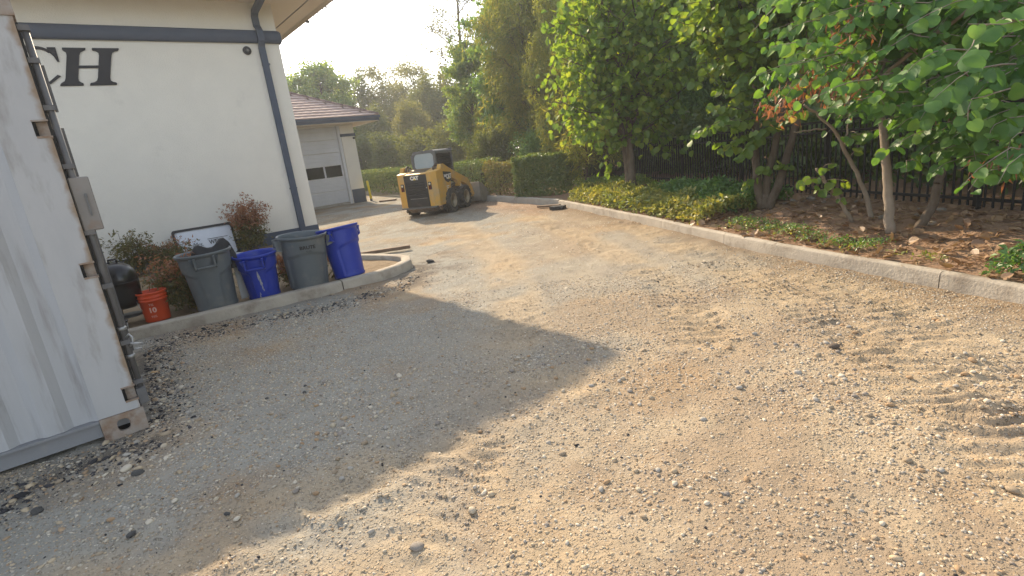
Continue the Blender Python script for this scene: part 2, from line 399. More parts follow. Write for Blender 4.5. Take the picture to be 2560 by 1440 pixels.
KERB_L = [(-7.6, 3.78), (-4.33, 5.70), (-2.29, 6.97), (-1.83, 7.30), (-1.56, 7.66), (-1.47, 8.02), (-1.55, 8.38), (-1.80, 8.66), (-2.15, 8.90), (-2.6, 9.2), (-3.2, 9.75)]
DARKLINE = np.array([tuple(ground(*p)[:2]) for p in ((-150, 1330), (0, 1262), (150, 1200), (345, 1120), (400, 1010), (365, 930), (395, 868), (600, 812), (850, 762), (1025, 712), (1060, 660))])
FURROW = np.array([tuple(ground(*p)[:2]) for p in ((330, 1480), (620, 1330), (900, 1230), (1130, 1120), (1290, 1010))])
TRACKS = [  # polyline, half width, ripple wavelength, ripple amp, rut depth
    ([tuple(ground(*p)[:2]) for p in ((1330, 545), (1490, 610), (1640, 690), (1720, 770), (1780, 860))], .24, .115, .019, .010),
    ([tuple(ground(*p)[:2]) for p in ((1560, 560), (1760, 640), (1990, 750), (2180, 860), (2420, 1020), (2700, 1250))], .26, .12, .017, .012),
    ([tuple(ground(*p)[:2]) for p in ((1150, 560), (1250, 650), (1290, 740), (1300, 850))], .26, .11, .012, .008),
    ([tuple(ground(*p)[:2]) for p in ((2000, 690), (2250, 790), (2480, 920), (2700, 1060))], .24, .13, .014, .012),
    ([tuple(ground(*p)[:2]) for p in ((760, 1500), (1000, 1400), (1120, 1250), (1190, 1100))], .20, .11, .010, .008),
    ([tuple(ground(*p)[:2]) for p in ((200, 1440), (560, 1330), (860, 1200), (1180, 1060), (1400, 960))], .22, .15, .006, .022),
]
def gheight(x, y):
    x = np.asarray(x, float); y = np.asarray(y, float)
    near = 1-sstep(14, 22, np.hypot(x, y))
    h = .045*(fbm(x, y, 3.2, 3, 5)-.5)+.026*(fbm(x, y, .75, 4, 9)-.5)+.024*(fbm(x, y, .15, 3, 21)-.5)*near
    for i, (P, wd, lam, amp, rut) in enumerate(TRACKS):
        d, s = polydist(x, y, P)
        e = np.exp(-(d/wd)**4)
        wob = 6.28*(fbm(x, y, .30, 3, 40+i)-.5)*2.6
        am = amp*.80*(.15+1.5*fbm(x, y, .4, 3, 60+i))
        rp = np.sin(s*2*math.pi/lam+wob+d*2.5)
        h = h+e*(am*np.sign(rp)*np.abs(rp)**.7-rut*.45)+.6*rut*np.exp(-((d-wd*1.25)/(.3*wd))**2)
    # rough furrows thrown up by the machine, lower left
    fd, _ = polydist(x, y, FURROW); fm = np.exp(-(fd/.30)**2)*sstep(.30, .50, fbm(x, y, .7, 2, 78))
    fu = fbm(x*.55+y*.85, (y*.5-x*.86)*.28, .075, 3, 77)
    h = h+fm*.085*(fu-.45)
    # soil heaped along the kerbs
    d, s = polydist(x, y, KERB_R); h = h+.035*np.exp(-(d/.18)**2)*fbm(x, y, .4, 3, 31)
    d, s = polydist(x, y, np.array(KERB_L)); h = h+.03*np.exp(-(d/.18)**2)*fbm(x, y, .3, 3, 33)
    return h
def trackmask(x, y):
    m = 0*np.asarray(x, float)
    for i, (P, wd, lam, amp, rut) in enumerate(TRACKS):
        d, s = polydist(x, y, P); m = np.maximum(m, np.exp(-(d/(wd*1.15))**4)*sstep(.25, .55, fbm(x, y, .6, 3, 70+i)))
    return m
def gcolor(x, y):
    sand = np.array([.345, .245, .15]); pale = np.array([.435, .332, .212]); grey = np.array([.315, .305, .265]); brown = np.array([.225, .155, .09]); dark = np.array([.10, .085, .07]); red = np.array([.34, .21, .13])
    n1 = fbm(x, y, 1.6, 4, 101); n2 = fbm(x, y, .45, 4, 131); n3 = fbm(x, y, .12, 3, 151)
    def mx(A, B, f): return A*(1-f[..., None])+B*f[..., None]
    C = mx(np.broadcast_to(sand, x.shape+(3,)), pale, sstep(.48, .68, n2))
    C = mx(C, brown, .48*sstep(.48, .72, n1*.35+n3*.65))
    left = sstep(.9, -1.6, x+.25*(y-4)*0-.12*(y-3))  # greyer gravel at left, plus the building shadow's grey put into the colour
    C = mx(C, grey, np.clip(.25+.70*left, 0, 1)*sstep(.18, .55, fbm(x, y, .8, 4, 171)))
    C = mx(C, grey, .55*sstep(.55, .66, fbm(x, y, 2.1, 4, 181)))
    # the loader's shadow put into the soil colour as grey, dark soil against kerbs, red earth beyond the loader
    d, s = polydist(x, y, np.array([(-3.4, 15.2), (-1.2, 14.6), (0.2, 15.0)])); C = mx(C, grey*.95, .7*np.exp(-(d/.7)**2))
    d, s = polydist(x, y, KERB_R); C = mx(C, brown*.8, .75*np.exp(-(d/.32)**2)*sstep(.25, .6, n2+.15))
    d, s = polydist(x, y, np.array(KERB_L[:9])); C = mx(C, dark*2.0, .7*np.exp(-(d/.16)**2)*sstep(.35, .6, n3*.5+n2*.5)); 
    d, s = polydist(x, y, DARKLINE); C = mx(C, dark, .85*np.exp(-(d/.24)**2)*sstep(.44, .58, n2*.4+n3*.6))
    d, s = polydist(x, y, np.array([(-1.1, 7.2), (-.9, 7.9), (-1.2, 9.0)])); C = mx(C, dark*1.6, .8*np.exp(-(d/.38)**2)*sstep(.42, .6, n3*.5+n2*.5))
    d, s = polydist(x, y, np.array([(1.0, 13.7), (-.6, 16.6), (-3, 20.5)])); C = mx(C, red, .85*np.exp(-(d/.9)**2))
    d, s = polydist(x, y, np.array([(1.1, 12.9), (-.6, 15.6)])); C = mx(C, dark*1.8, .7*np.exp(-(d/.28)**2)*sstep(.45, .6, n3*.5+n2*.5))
    C = mx(C, pale*1.02, .6*trackmask(x, y))
    far = sstep(35, 70, np.hypot(x, y)); C = mx(C, np.array([.12, .10, .05]), far)
    C = mx(C, brown*.85, .45*sstep(8, 13, y)*sstep(.52, .66, fbm(x, y*.55, .5, 4, 191)))
    return C*(.86+.28*n3[..., None])
def axis(lo, hi, d, far, g):
    a = list(np.arange(lo, hi, d)); s = d; x = hi; b = []
    while x < far: b.append(x); s *= g; x += s
    c = []; s = d; x = lo-d
    while x > -far: c.append(x); s *= g; x -= s
    return np.array(c[::-1]+a+b+[far] if not b or b[-1] < far else c[::-1]+a+b)
gx = axis(-3.6, 4.2, .024, 150, 1.09)
gy = []; yy = 1.2
while yy < 150: gy.append(yy); yy += max(.020, .0085*yy)*(1 if yy < 16 else 1+.02*(yy-16))
gy = np.array([-150, -100, -50, -25, -12, -6, -3, -1.5, -.5, 0, .4, .7, .9, 1.05]+gy+[150])
GX, GY = np.meshgrid(gx, gy)
nx, ny = len(gx), len(gy)
GZ = gheight(GX, GY)
idx = np.arange(nx*ny).reshape(ny, nx)
gf = np.stack([idx[:-1, :-1], idx[:-1, 1:], idx[1:, 1:], idx[1:, :-1]], -1).reshape(-1, 4)
gme = np_mesh('ground', np.stack([GX, GY, GZ], -1).reshape(-1, 3), [gf], True)
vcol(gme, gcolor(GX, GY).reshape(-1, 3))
GROUND = tag(link('ground', gme, M_ground), 'rutted tan dirt and gravel yard', None, None, 'structure')

# ------------------------------------------------------------------ gravel
def ico(sub=0):
    import bmesh
    bm = bmesh.new(); bmesh.ops.create_icosphere(bm, subdivisions=max(1, sub), radius=1.0)
    V = np.array([v.co[:] for v in bm.verts]); F = np.array([[v.index for v in f.verts] for f in bm.faces]); bm.free()
    return V, F
ICO_V, ICO_F = ico(1)
OCT_V = np.array([(1, 0, 0), (0, 1, 0), (-1, 0, 0), (0, -1, 0), (0, 0, 1), (0, 0, -1)], float)
OCT_F = np.array([(0, 1, 4), (1, 2, 4), (2, 3, 4), (3, 0, 4)])
def in_planter(x, y):   # inside left planter or under buildings
    k = (x+4.33)*-.515+(y-5.70)*.857
    return ((k > -.02) & (x < -1.45) & (y < 9.4)) | (((x-WC[0])*WN[0]+(y-WC[1])*WN[1] < 0) & ((x-WC[0])*WA[0]+(y-WC[1])*WA[1] < 0)) | (((x-GC[0])*WN[0]+(y-GC[1])*WN[1] < .05) & ((x-GC[0])*WA[0]+(y-GC[1])*WA[1] < .05))
def kerb_r_x(y): return np.interp(y, KERB_R[:, 1], KERB_R[:, 0])
def usable(x, y):
    ok = ~in_planter(x, y) & (x < kerb_r_x(y)-.01)
    ok &= ~(y > 13.0) | (x < np.interp(y, KERB_F[:, 1], KERB_F[:, 0]))
    cx = (x+2.668)*math.sin(R(56))+(y-3.436)*math.cos(R(56)); cy = (x+2.668)*math.cos(R(56))-(y-3.436)*math.sin(R(56))
    return ok & ~((cx < .02) & (cy < .02))
def inview(x, y, m=60):
    dz = -EYE*np.ones_like(x)
    k = y*CF[1]+dz*CF[2]; px = 1280+FOC*(x*CR[0]+y*CR[1]+dz*CR[2])/k; py = 720-FOC*(x*CU[0]+y*CU[1]+dz*CU[2])/k
    return (k > .3) & (px > -200-m) & (px < 2760+m) & (py > 100) & (py < 1500+m)
def scatter(n, y0, y1, dens_seed, s0, s1, thr):
    # uniform over a trapezoid of ground, thinned by clusters
    y = np.sqrt(rng.uniform(y0**2, y1**2, n)); x = rng.uniform(-1.25, 1.25, n)*(y*.95+.8)
    c = fbm(x, y, .55, 4, dens_seed); c2 = fbm(x, y, 2.0, 3, dens_seed+9)
    keep = usable(x, y) & inview(x, y) & (rng.uniform(0, 1, n) < sstep(thr, thr+.34, c*.6+c2*.4)*(1-.72*trackmask(x, y)))
    x, y = x[keep], y[keep]
    s = s0*np.exp(rng.normal(0, .33, len(x)))*(1+.5*(fbm(x, y, 1.2, 2, 5)-.5)); s = np.clip(s, s0*.45, s1)
    return x, y, s
def stones_mesh(name, x, y, s, V, F, seed, sink=.40):
    r = np.random.default_rng(seed); N = len(x); k = len(V)
    ax = np.stack([r.uniform(.75, 1.25, N), r.uniform(.55, .95, N), r.uniform(.38, .66, N)], -1)
    P = V[None]*ax[:, None, :]
    P = P*(1+.16*r.normal(size=(N, k, 1)))
    t = r.uniform(0, 6.283, N); ct, st = np.cos(t)[:, None], np.sin(t)[:, None]
    til = r.normal(0, .28, N)[:, None]
    X = P[..., 0]*ct-P[..., 1]*st; Y = P[..., 0]*st+P[..., 1]*ct; Z = P[..., 2]+X*til
    h = gheight(x, y)
    Vv = np.stack([X*s[:, None]+x[:, None], Y*s[:, None]+y[:, None], Z*s[:, None]+(h+s*ax[:, 2]*(1-2*sink)*.9)[:, None]], -1).reshape(-1, 3)
    Ff = (F[None]+(np.arange(N)*k)[:, None, None]).reshape(-1, F.shape[1])
    me = np_mesh(name, Vv, [Ff], True)
    pal = np.array(STONE_COLS); C = pal[r.integers(0, len(pal), N)]*r.uniform(.75, 1.15, (N, 1))
    # dark asphalt crumbs where the old paving was torn up
    d1, _ = polydist(x, y, np.array(KERB_L[:9])); d2, _ = polydist(x, y, DARKLINE); d3, _ = polydist(x, y, np.array([(-1.0, 7.2), (-.9, 8.0)]))
    pd = .20*np.exp(-(d1/.25)**2)+.42*np.exp(-(d2/.26)**2)+.35*np.exp(-(d3/.4)**2)+.008
    dk = r.uniform(0, 1, N) < pd
    C[dk] = np.array([.035, .034, .037])*r.uniform(.7, 1.8, (dk.sum(), 1))
    dust = gcolor(x, y); C = np.where(dk[:, None], C, C*.80+dust*.20)
    vcol(me, np.repeat(C, k, 0))
    return me
xs, ys, ss = scatter(190000, 1.2, 6.2, 301, .0064, .020, .22)
x2, y2, s2 = scatter(165000, 5.6, 19.5, 301, .0098, .024, .22)
# heavier broken rock beside the container and along the left kerb
xr = rng.uniform(-4.0, -1.3, 9000); yr = rng.uniform(1.5, 7.4, 9000)
d, _ = polydist(xr, yr, DARKLINE)
kp = usable(xr, yr) & (rng.uniform(0, 1, 9000) < np.exp(-(d/.30)**2)); xr, yr = xr[kp], yr[kp]
sr = np.clip(.013*np.exp(rng.normal(0, .4, len(xr))), .007, .034)
xs, ys, ss = np.concatenate([xs, xr]), np.concatenate([ys, yr]), np.concatenate([ss, sr])
bigm = ss > .0078
g1 = stones_mesh('gravel', xs[bigm], ys[bigm], ss[bigm], ICO_V, ICO_F, 11)
tag(link('gravel', g1, M_stone), 'loose river gravel scattered over the near yard', 'gravel', None, 'stuff')
g1b = stones_mesh('fine_gravel', xs[~bigm], ys[~bigm], ss[~bigm], OCT_V, OCT_F, 14)
tag(link('gravel', g1b, M_stone), 'small pebbles between the loose gravel of the near yard', 'gravel', None, 'stuff')
g2 = stones_mesh('far_gravel', x2, y2, s2, OCT_V, OCT_F, 12)
tag(link('gravel', g2, M_stone), 'finer gravel scattered over the far yard', 'gravel', None, 'stuff')
xc = rng.uniform(-4.5, 3.8, 60000); yc = np.sqrt(rng.uniform(1.3**2, 5.5**2, 60000))
kc = usable(xc, yc) & inview(xc, yc); xc, yc = xc[kc], yc[kc]
g3 = stones_mesh('grit', xc, yc, np.clip(.0045*np.exp(rng.normal(0, .35, len(xc))), .0025, .009), OCT_V, OCT_F, 13)
tag(link('gravel', g3, M_stone), 'fine grit pressed into the near dirt', 'gravel', None, 'stuff')
xd, yd, sd_ = scatter(4200, 8.5, 21, 431, .015, .04, .48)
g4 = stones_mesh('dirt_clods', xd, yd, sd_, OCT_V, OCT_F, 15)
ca = g4.color_attributes['tint']; cc = np.zeros(len(g4.vertices)*4, np.float32); ca.data.foreach_get('color', cc); cc = cc.reshape(-1, 4); cc[:, :3] = cc[:, :3]*.25+np.array([.15, .105, .065])*.6; ca.data.foreach_set('color', cc.ravel())
tag(link('dirt_clods', g4, M_stone), 'brown dirt clods scattered over the far yard', 'dirt clods', None, 'stuff')
# the largest pebbles one by one
def pebble_mesh(seed, sharp=False):
    import bmesh
    bm = bmesh.new(); bmesh.ops.create_icosphere(bm, subdivisions=2, radius=1.0)
    r = random.Random(seed); sx, sy, sz = r.uniform(.9, 1.2), r.uniform(.65, .95), r.uniform(.45, .7)
    off = Vector((r.uniform(0, 50), r.uniform(0, 50), r.uniform(0, 50)))
    from mathutils import noise
    for v in bm.verts:
        f = 1+(.34 if sharp else .22)*noise.noise(v.co*(1.5 if sharp else 1.0)+off); c = v.co*f
        if sharp: c = Vector((round(c.x*2.2)/2.2*.6+c.x*.4, round(c.y*2.2)/2.2*.6+c.y*.4, round(c.z*2)/2*.6+c.z*.4))
        v.co = Vector((c.x*sx, c.y*sy, c.z*sz))
    bmesh.ops.dissolve_limit(bm, angle_limit=R(4), verts=bm.verts, edges=bm.edges)
    bmesh.ops.triangulate(bm, faces=bm.faces)
    me = bpy.data.meshes.new('pebble'); bm.to_mesh(me); bm.free()
    me.polygons.foreach_set('use_smooth', [not sharp]*len(me.polygons)); me.update()
    return me
PEB = []
for i in range(14):
    me = pebble_mesh(100+i); me.materials.append(M_stones[i % 7]); PEB.append(me)
PEBD = []
for i in range(3):
    me = pebble_mesh(200+i, True); me.materials.append(M_pebdark); PEBD.append(me)
cnt = 0
while cnt < 290:
    y = math.sqrt(random.uniform(1.75**2, 3.9**2)); x = random.uniform(-2.4, 3.2)
    xa, ya = np.array([x]), np.array([y])
    if not (usable(xa, ya)[0] and inview(xa, ya, -150)[0]): continue
    if random.random() > sstep(.36, .62, fbm(xa, ya, .55, 4, 301)*.6+fbm(xa, ya, 2.0, 3, 310)*.4)[0]+.10: continue
    s = random.uniform(.011, .019)*random.choice((1, 1, 1, 1.25))
    dk = x < -1.5 and random.random() < .15
    o = link('stone', random.choice(PEBD if dk else PEB), None, GROUND, (x, y, float(gheight(xa, ya)[0])+s*.25), (random.uniform(-.3, .3), random.uniform(-.3, .3), random.uniform(0, 6.28)))
    o.scale = (s, s, s); cnt += 1
# single chunks that stand out
def chunk(px, py, s, me, label, cat='stone', name='stone', rz=0., flat=1.):
    p = ground(px, py); h = float(gheight(np.array([p[0]]), np.array([p[1]]))[0])
    o = link(name, me, None, None, (p[0], p[1], h+s*.30*flat), (random.uniform(-.2, .2), random.uniform(-.2, .2), rz)); o.scale = (s, s, s*flat)
    return tag(o, label, cat)
chunk(95, 1283, .034, PEBD[0], 'fist sized black asphalt chunk below the container wall', 'asphalt chunk', 'asphalt_chunk')
chunk(345, 1186, .036, PEBD[1], 'angular black asphalt chunk in front of the container corner fitting', 'asphalt chunk', 'asphalt_chunk', .5, .8)
chunk(318, 1178, .036, PEB[2], 'pale broken stone touching a black asphalt chunk', 'stone', 'stone')
chunk(2085, 872, .036, pebble_mesh(300), 'round dark stone alone on the sunny tan dirt at right', 'stone', 'stone').data.materials.append(mat('brown_stone', (.13, .10, .075), .85, bump=.003))
chunk(1076, 655, .06, PEBD[2], 'black asphalt lump beside the rounded kerb end', 'asphalt chunk', 'asphalt_chunk')
chunk(1043, 1366+0, .030, PEB[6], 'grey angular stone on sunlit dirt near the bottom edge', 'stone', 'stone')

# ------------------------------------------------------------------ kerbs
def resample(P, step=.12):
    P = [np.array(p, float) for p in P]; out = [P[0]]
    for a, b in zip(P[:-1], P[1:]):
        n = max(1, int(np.linalg.norm(b-a)/step))
        for i in range(1, n+1): out.append(a+(b-a)*i/n)
    return np.array(out)
def kerb_piece(path, side, wdt, hgt, parent, mt, seed, z0=-.12, lean=.015, hfun=None):
    """path: face line on the ground; body lies on `side` (+1 left of travel)"""
    P = resample(path); n = len(P)
    T = np.gradient(P, axis=0); T /= np.linalg.norm(T, axis=1)[:, None]; Nn = np.stack([-T[:, 1], T[:, 0]], 1)*side
    prof = [(0, z0), (lean, hgt-.022), (lean+.006, hgt-.009), (lean+.02, hgt), (wdt*.5, hgt+.004), (wdt-.015, hgt), (wdt, hgt-.012), (wdt, z0)]
    V = []; F = []; k = len(prof); r = np.random.default_rng(seed)
    wn = np.sqrt(np.maximum(0, np.sin(np.linspace(0, math.pi, n)))); wob = .010*wn*np.convolve(r.normal(size=n+10), np.ones(11)/11, 'valid'); wz = .008*wn*np.convolve(r.normal(size=n+10), np.ones(11)/11, 'valid')
    for i in range(n):
        hh = 0 if hfun is None else hfun(P[i])
        for j, (u, z) in enumerate(prof):
            q = P[i]+Nn[i]*(u+(wob[i] if 0 < i < n-1 else 0)+(r.normal(0, .0006) if 0 < j < k-1 else 0)); V.append((q[0], q[1], z+(wz[i]+hh if j not in (0, k-1) else 0)))
    for i in range(n-1):
        for j in range(k-1):
            f = [i*k+j, i*k+j+1, (i+1)*k+j+1, (i+1)*k+j]; F.append(f if side < 0 else f[::-1])
    e0 = len(V); V += V[:k]+V[(n-1)*k:n*k]      # end caps keep their own corners, so the ends stay crisp
    F.append([e0+j for j in range(k)] if side > 0 else [e0+j for j in range(k)][::-1]); F.append([e0+k+j for j in range(k)][::-1] if side > 0 else [e0+k+j for j in range(k)])
    m = MB().add(V, F); m.sm = [True]*(len(F)-2)+[False]*2
    return m.build('kerb_section', mt, parent)
def cut(path, marks, gap=.012):
    """split polyline at arclengths"""
    P = resample(path, .1); s = np.concatenate([[0], np.cumsum(np.linalg.norm(np.diff(P, axis=0), axis=1))])
    ed = [0]+list(marks)+[s[-1]]; out = []
    for a, b in zip(ed[:-1], ed[1:]):
        a2 = a+(gap/2 if a > 0 else 0); b2 = b-(gap/2 if b < s[-1] else 0)
        t = [a2]+[v for v in s if a2+.02 < v < b2-.02]+[b2]
        out.append(np.stack([np.interp(t, s, P[:, 0]), np.interp(t, s, P[:, 1])], 1))
    return out
def arcof(path, pt):
    d, s = polydist(np.array([pt[0]]), np.array([pt[1]]), path); return float(s[0])
kr = tag(empty('kerb'), 'long pale concrete kerb along the planted bed', None, None, 'structure')
marks = sorted(arcof(KERB_R, ground(px, py)[:2]) for px, py in ((2358, 720), (1808, 612), (1654, 573), (1526, 543), (1449, 525)))
marks = [marks[0]-4.6, marks[0]-2.3]+marks
for i, p in enumerate(cut(KERB_R, marks, .009)): kerb_piece(p, -1, .115, .150, kr, M_concrete, 50+i)
kf = tag(empty('kerb'), 'grey concrete kerb closing the far side of the yard', None, None, 'structure')
Lf = 27; mk = [1.05+1.95*i for i in range(11)]
for i, p in enumerate(cut(KERB_F, mk)): kerb_piece(p, -1, .15, .165, kf, M_concrete2, 80+i, hfun=lambda q: .004*max(0, q[1]-16))
kl = tag(empty('kerb'), 'weathered concrete kerb with rounded end around the wall planter', None, None, 'structure')
mk = [arcof(np.array(KERB_L), ground(858, 727)[:2])]
for i, p in enumerate(cut(KERB_L, [mk[0]-3.05, mk[0]], .016)): kerb_piece(p, 1, .165, .14, kl, M_concrete, 120+i)

# planter soil
inner = [np.array(p) for p in [(-7.6, 4.0), (-4.4, 5.86), (-2.36, 7.10), (-1.95, 7.38), (-1.72, 7.70), (-1.66, 8.0), (-1.72, 8.3), (-1.92, 8.52), (-2.25, 8.78), (-2.7, 9.08), (-3.3, 9.8)]]
back = [WC+WA*s for s in (-.02, -.6, -1.2, -1.9, -2.6, -3.4, -4.2, -5.2, -6.2, -8.0, -10)]
V = []; F = []; rows = 14
for i, (a, b) in enumerate(zip(inner, back[::1])):
    pass
B0 = resample(inner, .15); B1 = np.stack([np.interp(np.linspace(0, 1, len(B0)), np.linspace(0, 1, 11), [q[k] for q in back[::-1]]) for k in (0, 1)], 1)
for i in range(len(B0)):
    for j in range(rows):
        t = j/(rows-1); q = B0[i]*(1-t)+B1[i]*t
        V.append((q[0], q[1], .07+.05*t+.05*(fbm(np.array([q[0]]), np.array([q[1]]), .3, 3, 3)[0]-.5)))
for i in range(len(B0)-1):
    for j in range(rows-1): F.append((i*rows+j, (i+1)*rows+j, (i+1)*rows+j+1, i*rows+j+1))
tag(MB().add(V, F, True).build('planter_soil', M_bedsoil), 'dry soil of the planter by the white wall', None, None, 'structure')

# ------------------------------------------------------------------ near building
bl = empty('building', (WC[0], WC[1], 0), WROT, 'white stucco building with slate blue trim and black CH letters', 'building')
BL = 16.0
MB().box(-BL, 0, 0, 9, -.3, 5.20).build('wall', M_stucco, bl)
MB().box(-BL, .012, -.012, 9.0, -.3, .385).build('wainscot', M_blue, bl)
# rounded trim band, returning round the right corner
prof = [(0.0, 4.405), (-.055, 4.405), (-.085, 4.44), (-.09, 4.53), (-.085, 4.62), (-.055, 4.655), (0.0, 4.655)]
path = [(-BL, 0.0, 0, -1), (-.06, 0.0, 0, -1), (.0, .0, .55, -.83), (.0, .06, 1, 0), (0, 9, 1, 0)]
V = []; F = []
corner = [(-BL, 0, 0), (-.05, 0, 0), (-.03, 0, 20), (-.012, .004, 45), (-.004, .02, 70), (0, .05, 90), (0, 9, 90)]
for (x, y, ang) in corner:
    for (u, z) in prof: V.append((x-u*math.sin(R(ang)), y+u*math.cos(R(ang)), z))
k = len(prof)
for i in range(len(corner)-1):
    for j in range(k-1): F.append((i*k+j, (i+1)*k+j, (i+1)*k+j+1, i*k+j+1))
MB().add(V, F, True).build('trim_band', M_blue, bl)
# eaves all round: soffit boards with a vent slot, fascia and gutter
ES = 5.20; OV = 1.04
MB().box(-BL, .64, -.64, -.002, ES, ES+.03).build('soffit', M_soffit, bl)
MB().box(-BL, .64, -OV, -.68, ES, ES+.03).build('soffit', M_soffit, bl)
for y0_, y1_ in ((.0, 1.147), (1.153, 3.6), (3.606, 9)): MB().box(.002, .64, y0_, y1_, ES, ES+.03).build('soffit', M_soffit, bl)
for y0_, y1_ in ((-OV, 1.147), (1.153, 3.6), (3.606, 9)): MB().box(.68, 1.02, y0_, y1_, ES, ES+.03).build('soffit', M_soffit, bl)
MB().box(.641, .679, -.64, 9, ES+.012, ES+.03).box(-BL, .64, -.679, -.641, ES+.012, ES+.03).build('soffit_vent', M_darksteel, bl)
fa = MB().box(1.02, 1.04, -OV-.02, 9, 5.10, 5.36).box(-BL, 1.02, -OV-.02, -OV, 5.10, 5.36).build('fascia', M_soffit, bl)
for yy in (-1.0, -.9, -.8, -.62, -.5, -.45, -.3, -.28, .05, .3): MB().box(1.03, 1.05, yy, yy+.015, 5.062, 5.10).build('fascia_clip', M_darksteel, bl)
MB().box(1.0, 1.075, .72, .80, 5.055, 5.10).build('fascia_clip', M_darksteel, bl)
gt_ = MB().box(1.042, 1.13, -OV-.11, 9, 5.27, 5.40).box(-BL, 1.13, -OV-.112, -OV-.021, 5.27, 5.40).build('gutter', M_blue, bl)
hr = MB().add([(-BL, -OV-.05, 5.38), (1.07, -OV-.05, 5.38), (1.07, 10, 5.38), (-BL, 10, 5.38), (-BL, 4.4, 7.5), (-4.3, 4.4, 7.5)], [(0, 1, 5, 4), (1, 2, 5), (2, 3, 4, 5), (3, 0, 4)])
hr.build('roof', M_tile, bl)
# downspout: drops from the eave, kicks back to the wall, crosses the band, runs down
def duct(pts, wx, wy, name, parent, mt):
    m = MB()
    V = []
    for (x, y, z, dx, dy, dz) in pts:
        for (a, b) in ((-1, -1), (1, -1), (1, 1), (-1, 1)): V.append((x+a*wx/2, y+b*wy/2*dy, z+b*wy/2*dz))
    F = []
    for i in range(len(pts)-1):
        for j in range(4): F.append((i*4+j, i*4+(j+1) % 4, (i+1)*4+(j+1) % 4, (i+1)*4+j))
    F.append((3, 2, 1, 0)); b = (len(pts)-1)*4; F.append((b, b+1, b+2, b+3))
    return m.add(V, F).build(name, mt, parent)
dx = -.41
ds = duct([(dx, -1.09, 5.30, 0, 1, 0), (dx, -1.09, 5.20, 0, .9, .3), (dx, -.98, 5.13, 0, .5, .85), (dx, -.16, 5.00, 0, .5, .85), (dx, -.07, 4.92, 0, 1, .2), (dx+.005, -.062, 4.74, 0, 1, 0), (dx+.01, -.145, 4.655, 0, 1, .4), (dx+.01, -.145, 4.41, 0, 1, -.3), (dx+.01, -.062, 4.31, 0, 1, -.2), (dx+.03, -.062, .12, 0, 1, 0)], .125, .085, 'downspout', bl, M_blue)
for z in (1.28, 3.95): MB().box(dx-.05, dx+.095, -.108, -.0, z, z+.035).build('downspout_strap', M_blue, ds)
# letters
def letter(polys, name):
    m = MB()
    for p in polys: m.prism([(u+.30*(v-3.62), v) for u, v in p], -.022, -.002)
    return m.build(name, M_blackpaint, bl)
def serifstem(x0, x1, s0, s1, zb=3.62, zt=4.268, h=.045):
    r = .05
    return [(s0, zb), (s1, zb), (s1, zb+h*.6), (s1-.012, zb+h), (x1+r, zb+h+.01), (x1+.012, zb+h+.035), (x1, zb+h+.085), (x1, zt-h-.085), (x1+.012, zt-h-.035), (x1+r, zt-h-.01), (s1-.012, zt-h), (s1, zt-h*.6), (s1, zt),
            (s0, zt), (s0, zt-h*.6), (s0+.012, zt-h), (x0-r, zt-h-.01), (x0-.012, zt-h-.035), (x0, zt-h-.085), (x0, zb+h+.085), (x0-.012, zb+h+.035), (x0-r, zb+h+.01), (s0+.012, zb+h), (s0, zb+h*.6)]
letter([serifstem(-3.935, -3.75, -4.005, -3.665), serifstem(-3.46, -3.27, -3.572, -3.162), [(-3.752, 3.922), (-3.458, 3.922), (-3.458, 3.966), (-3.752, 3.966)]], 'letter')
# C : thick left bowl thinning to the tips
cx, cz = -4.40, 3.943; SH = lambda P: [(u+.30*(v-3.62), v) for u, v in P]
outer = []; inr = []
for i in range(29):
    t = R(52+ (308-52)*i/28)
    outer.append((cx+.365*math.cos(t), cz+.345*math.sin(t)))
    inr.append((cx+.055+.255*math.cos(t), cz+.292*math.sin(t)))
C = MB()
for i in range(28): C.prism(SH([outer[i], inr[i], inr[i+1], outer[i+1]]), -.022, -.002)
C.prism(SH([(-4.22, 4.27), (-4.10, 4.272), (-4.03, 4.03), (-4.06, 4.03), (-4.12, 4.13), (-4.21, 4.215)]), -.022, -.0021)
C.prism(SH([(-4.19, 3.665), (-4.05, 3.81), (-4.00, 3.79), (-4.14, 3.655)]), -.022, -.0021)
C.build('letter', M_blackpaint, bl)
# camera on the wall
sc_ = empty('security_camera', tuple(WC+WA*-.70+WN*.0)+(4.255,), WROT, 'small round black camera high on the white wall', 'security camera')
MB().lathe([(.085, 0), (.085, .03), (.075, .045), (.05, .05)], 24, rotM(rx=math.pi/2)).build('housing', M_loaderblack, sc_)
MB().lathe([(.034, .05), (.030, .068), (.015, .074)], 20, rotM(rx=math.pi/2)).build('lens_ring', M_cabgrey, sc_)
MB().lathe([(.012, .074), (.010, .079)], 14, rotM(rx=math.pi/2)).build('lens', M_galv, sc_)

# ------------------------------------------------------------------ garage behind
gb = empty('garage', (GC[0], GC[1], 0), WROT, 'white garage with brown tiled hip roof behind the main building', 'garage')
MB().box(-.62, 0, 0, .5, -.3, 3.46).box(-.62, 0, .5, 8, -.3, 3.46).box(-12, -5.0, 0, .5, -.3, 3.46).box(-12, -.62, .5, 8, 3.42, 3.46).box(-5.0, -.62, 0, .5, 3.43, 3.46).build('wall', M_stucco, gb)
MB().box(-.605, .012, -.012, 8.0, -.3, .62).build('wainscot', M_blue, gb)
MB().box(-.645, .03, -.05, .3, 2.95, 3.07).build('trim_band', M_blue, gb)
MB().box(-.74, -.622, .06, .3, -.1, 3.43).build('door_jamb', M_garagedoor, gb)
sp_ = .009
dz = [(.09, .66, 4), (.66, 1.24, 4), (1.24, 1.79, 0), (1.79, 2.33, 3), (2.33, 2.88, 3), (2.88, 3.42, 3)]
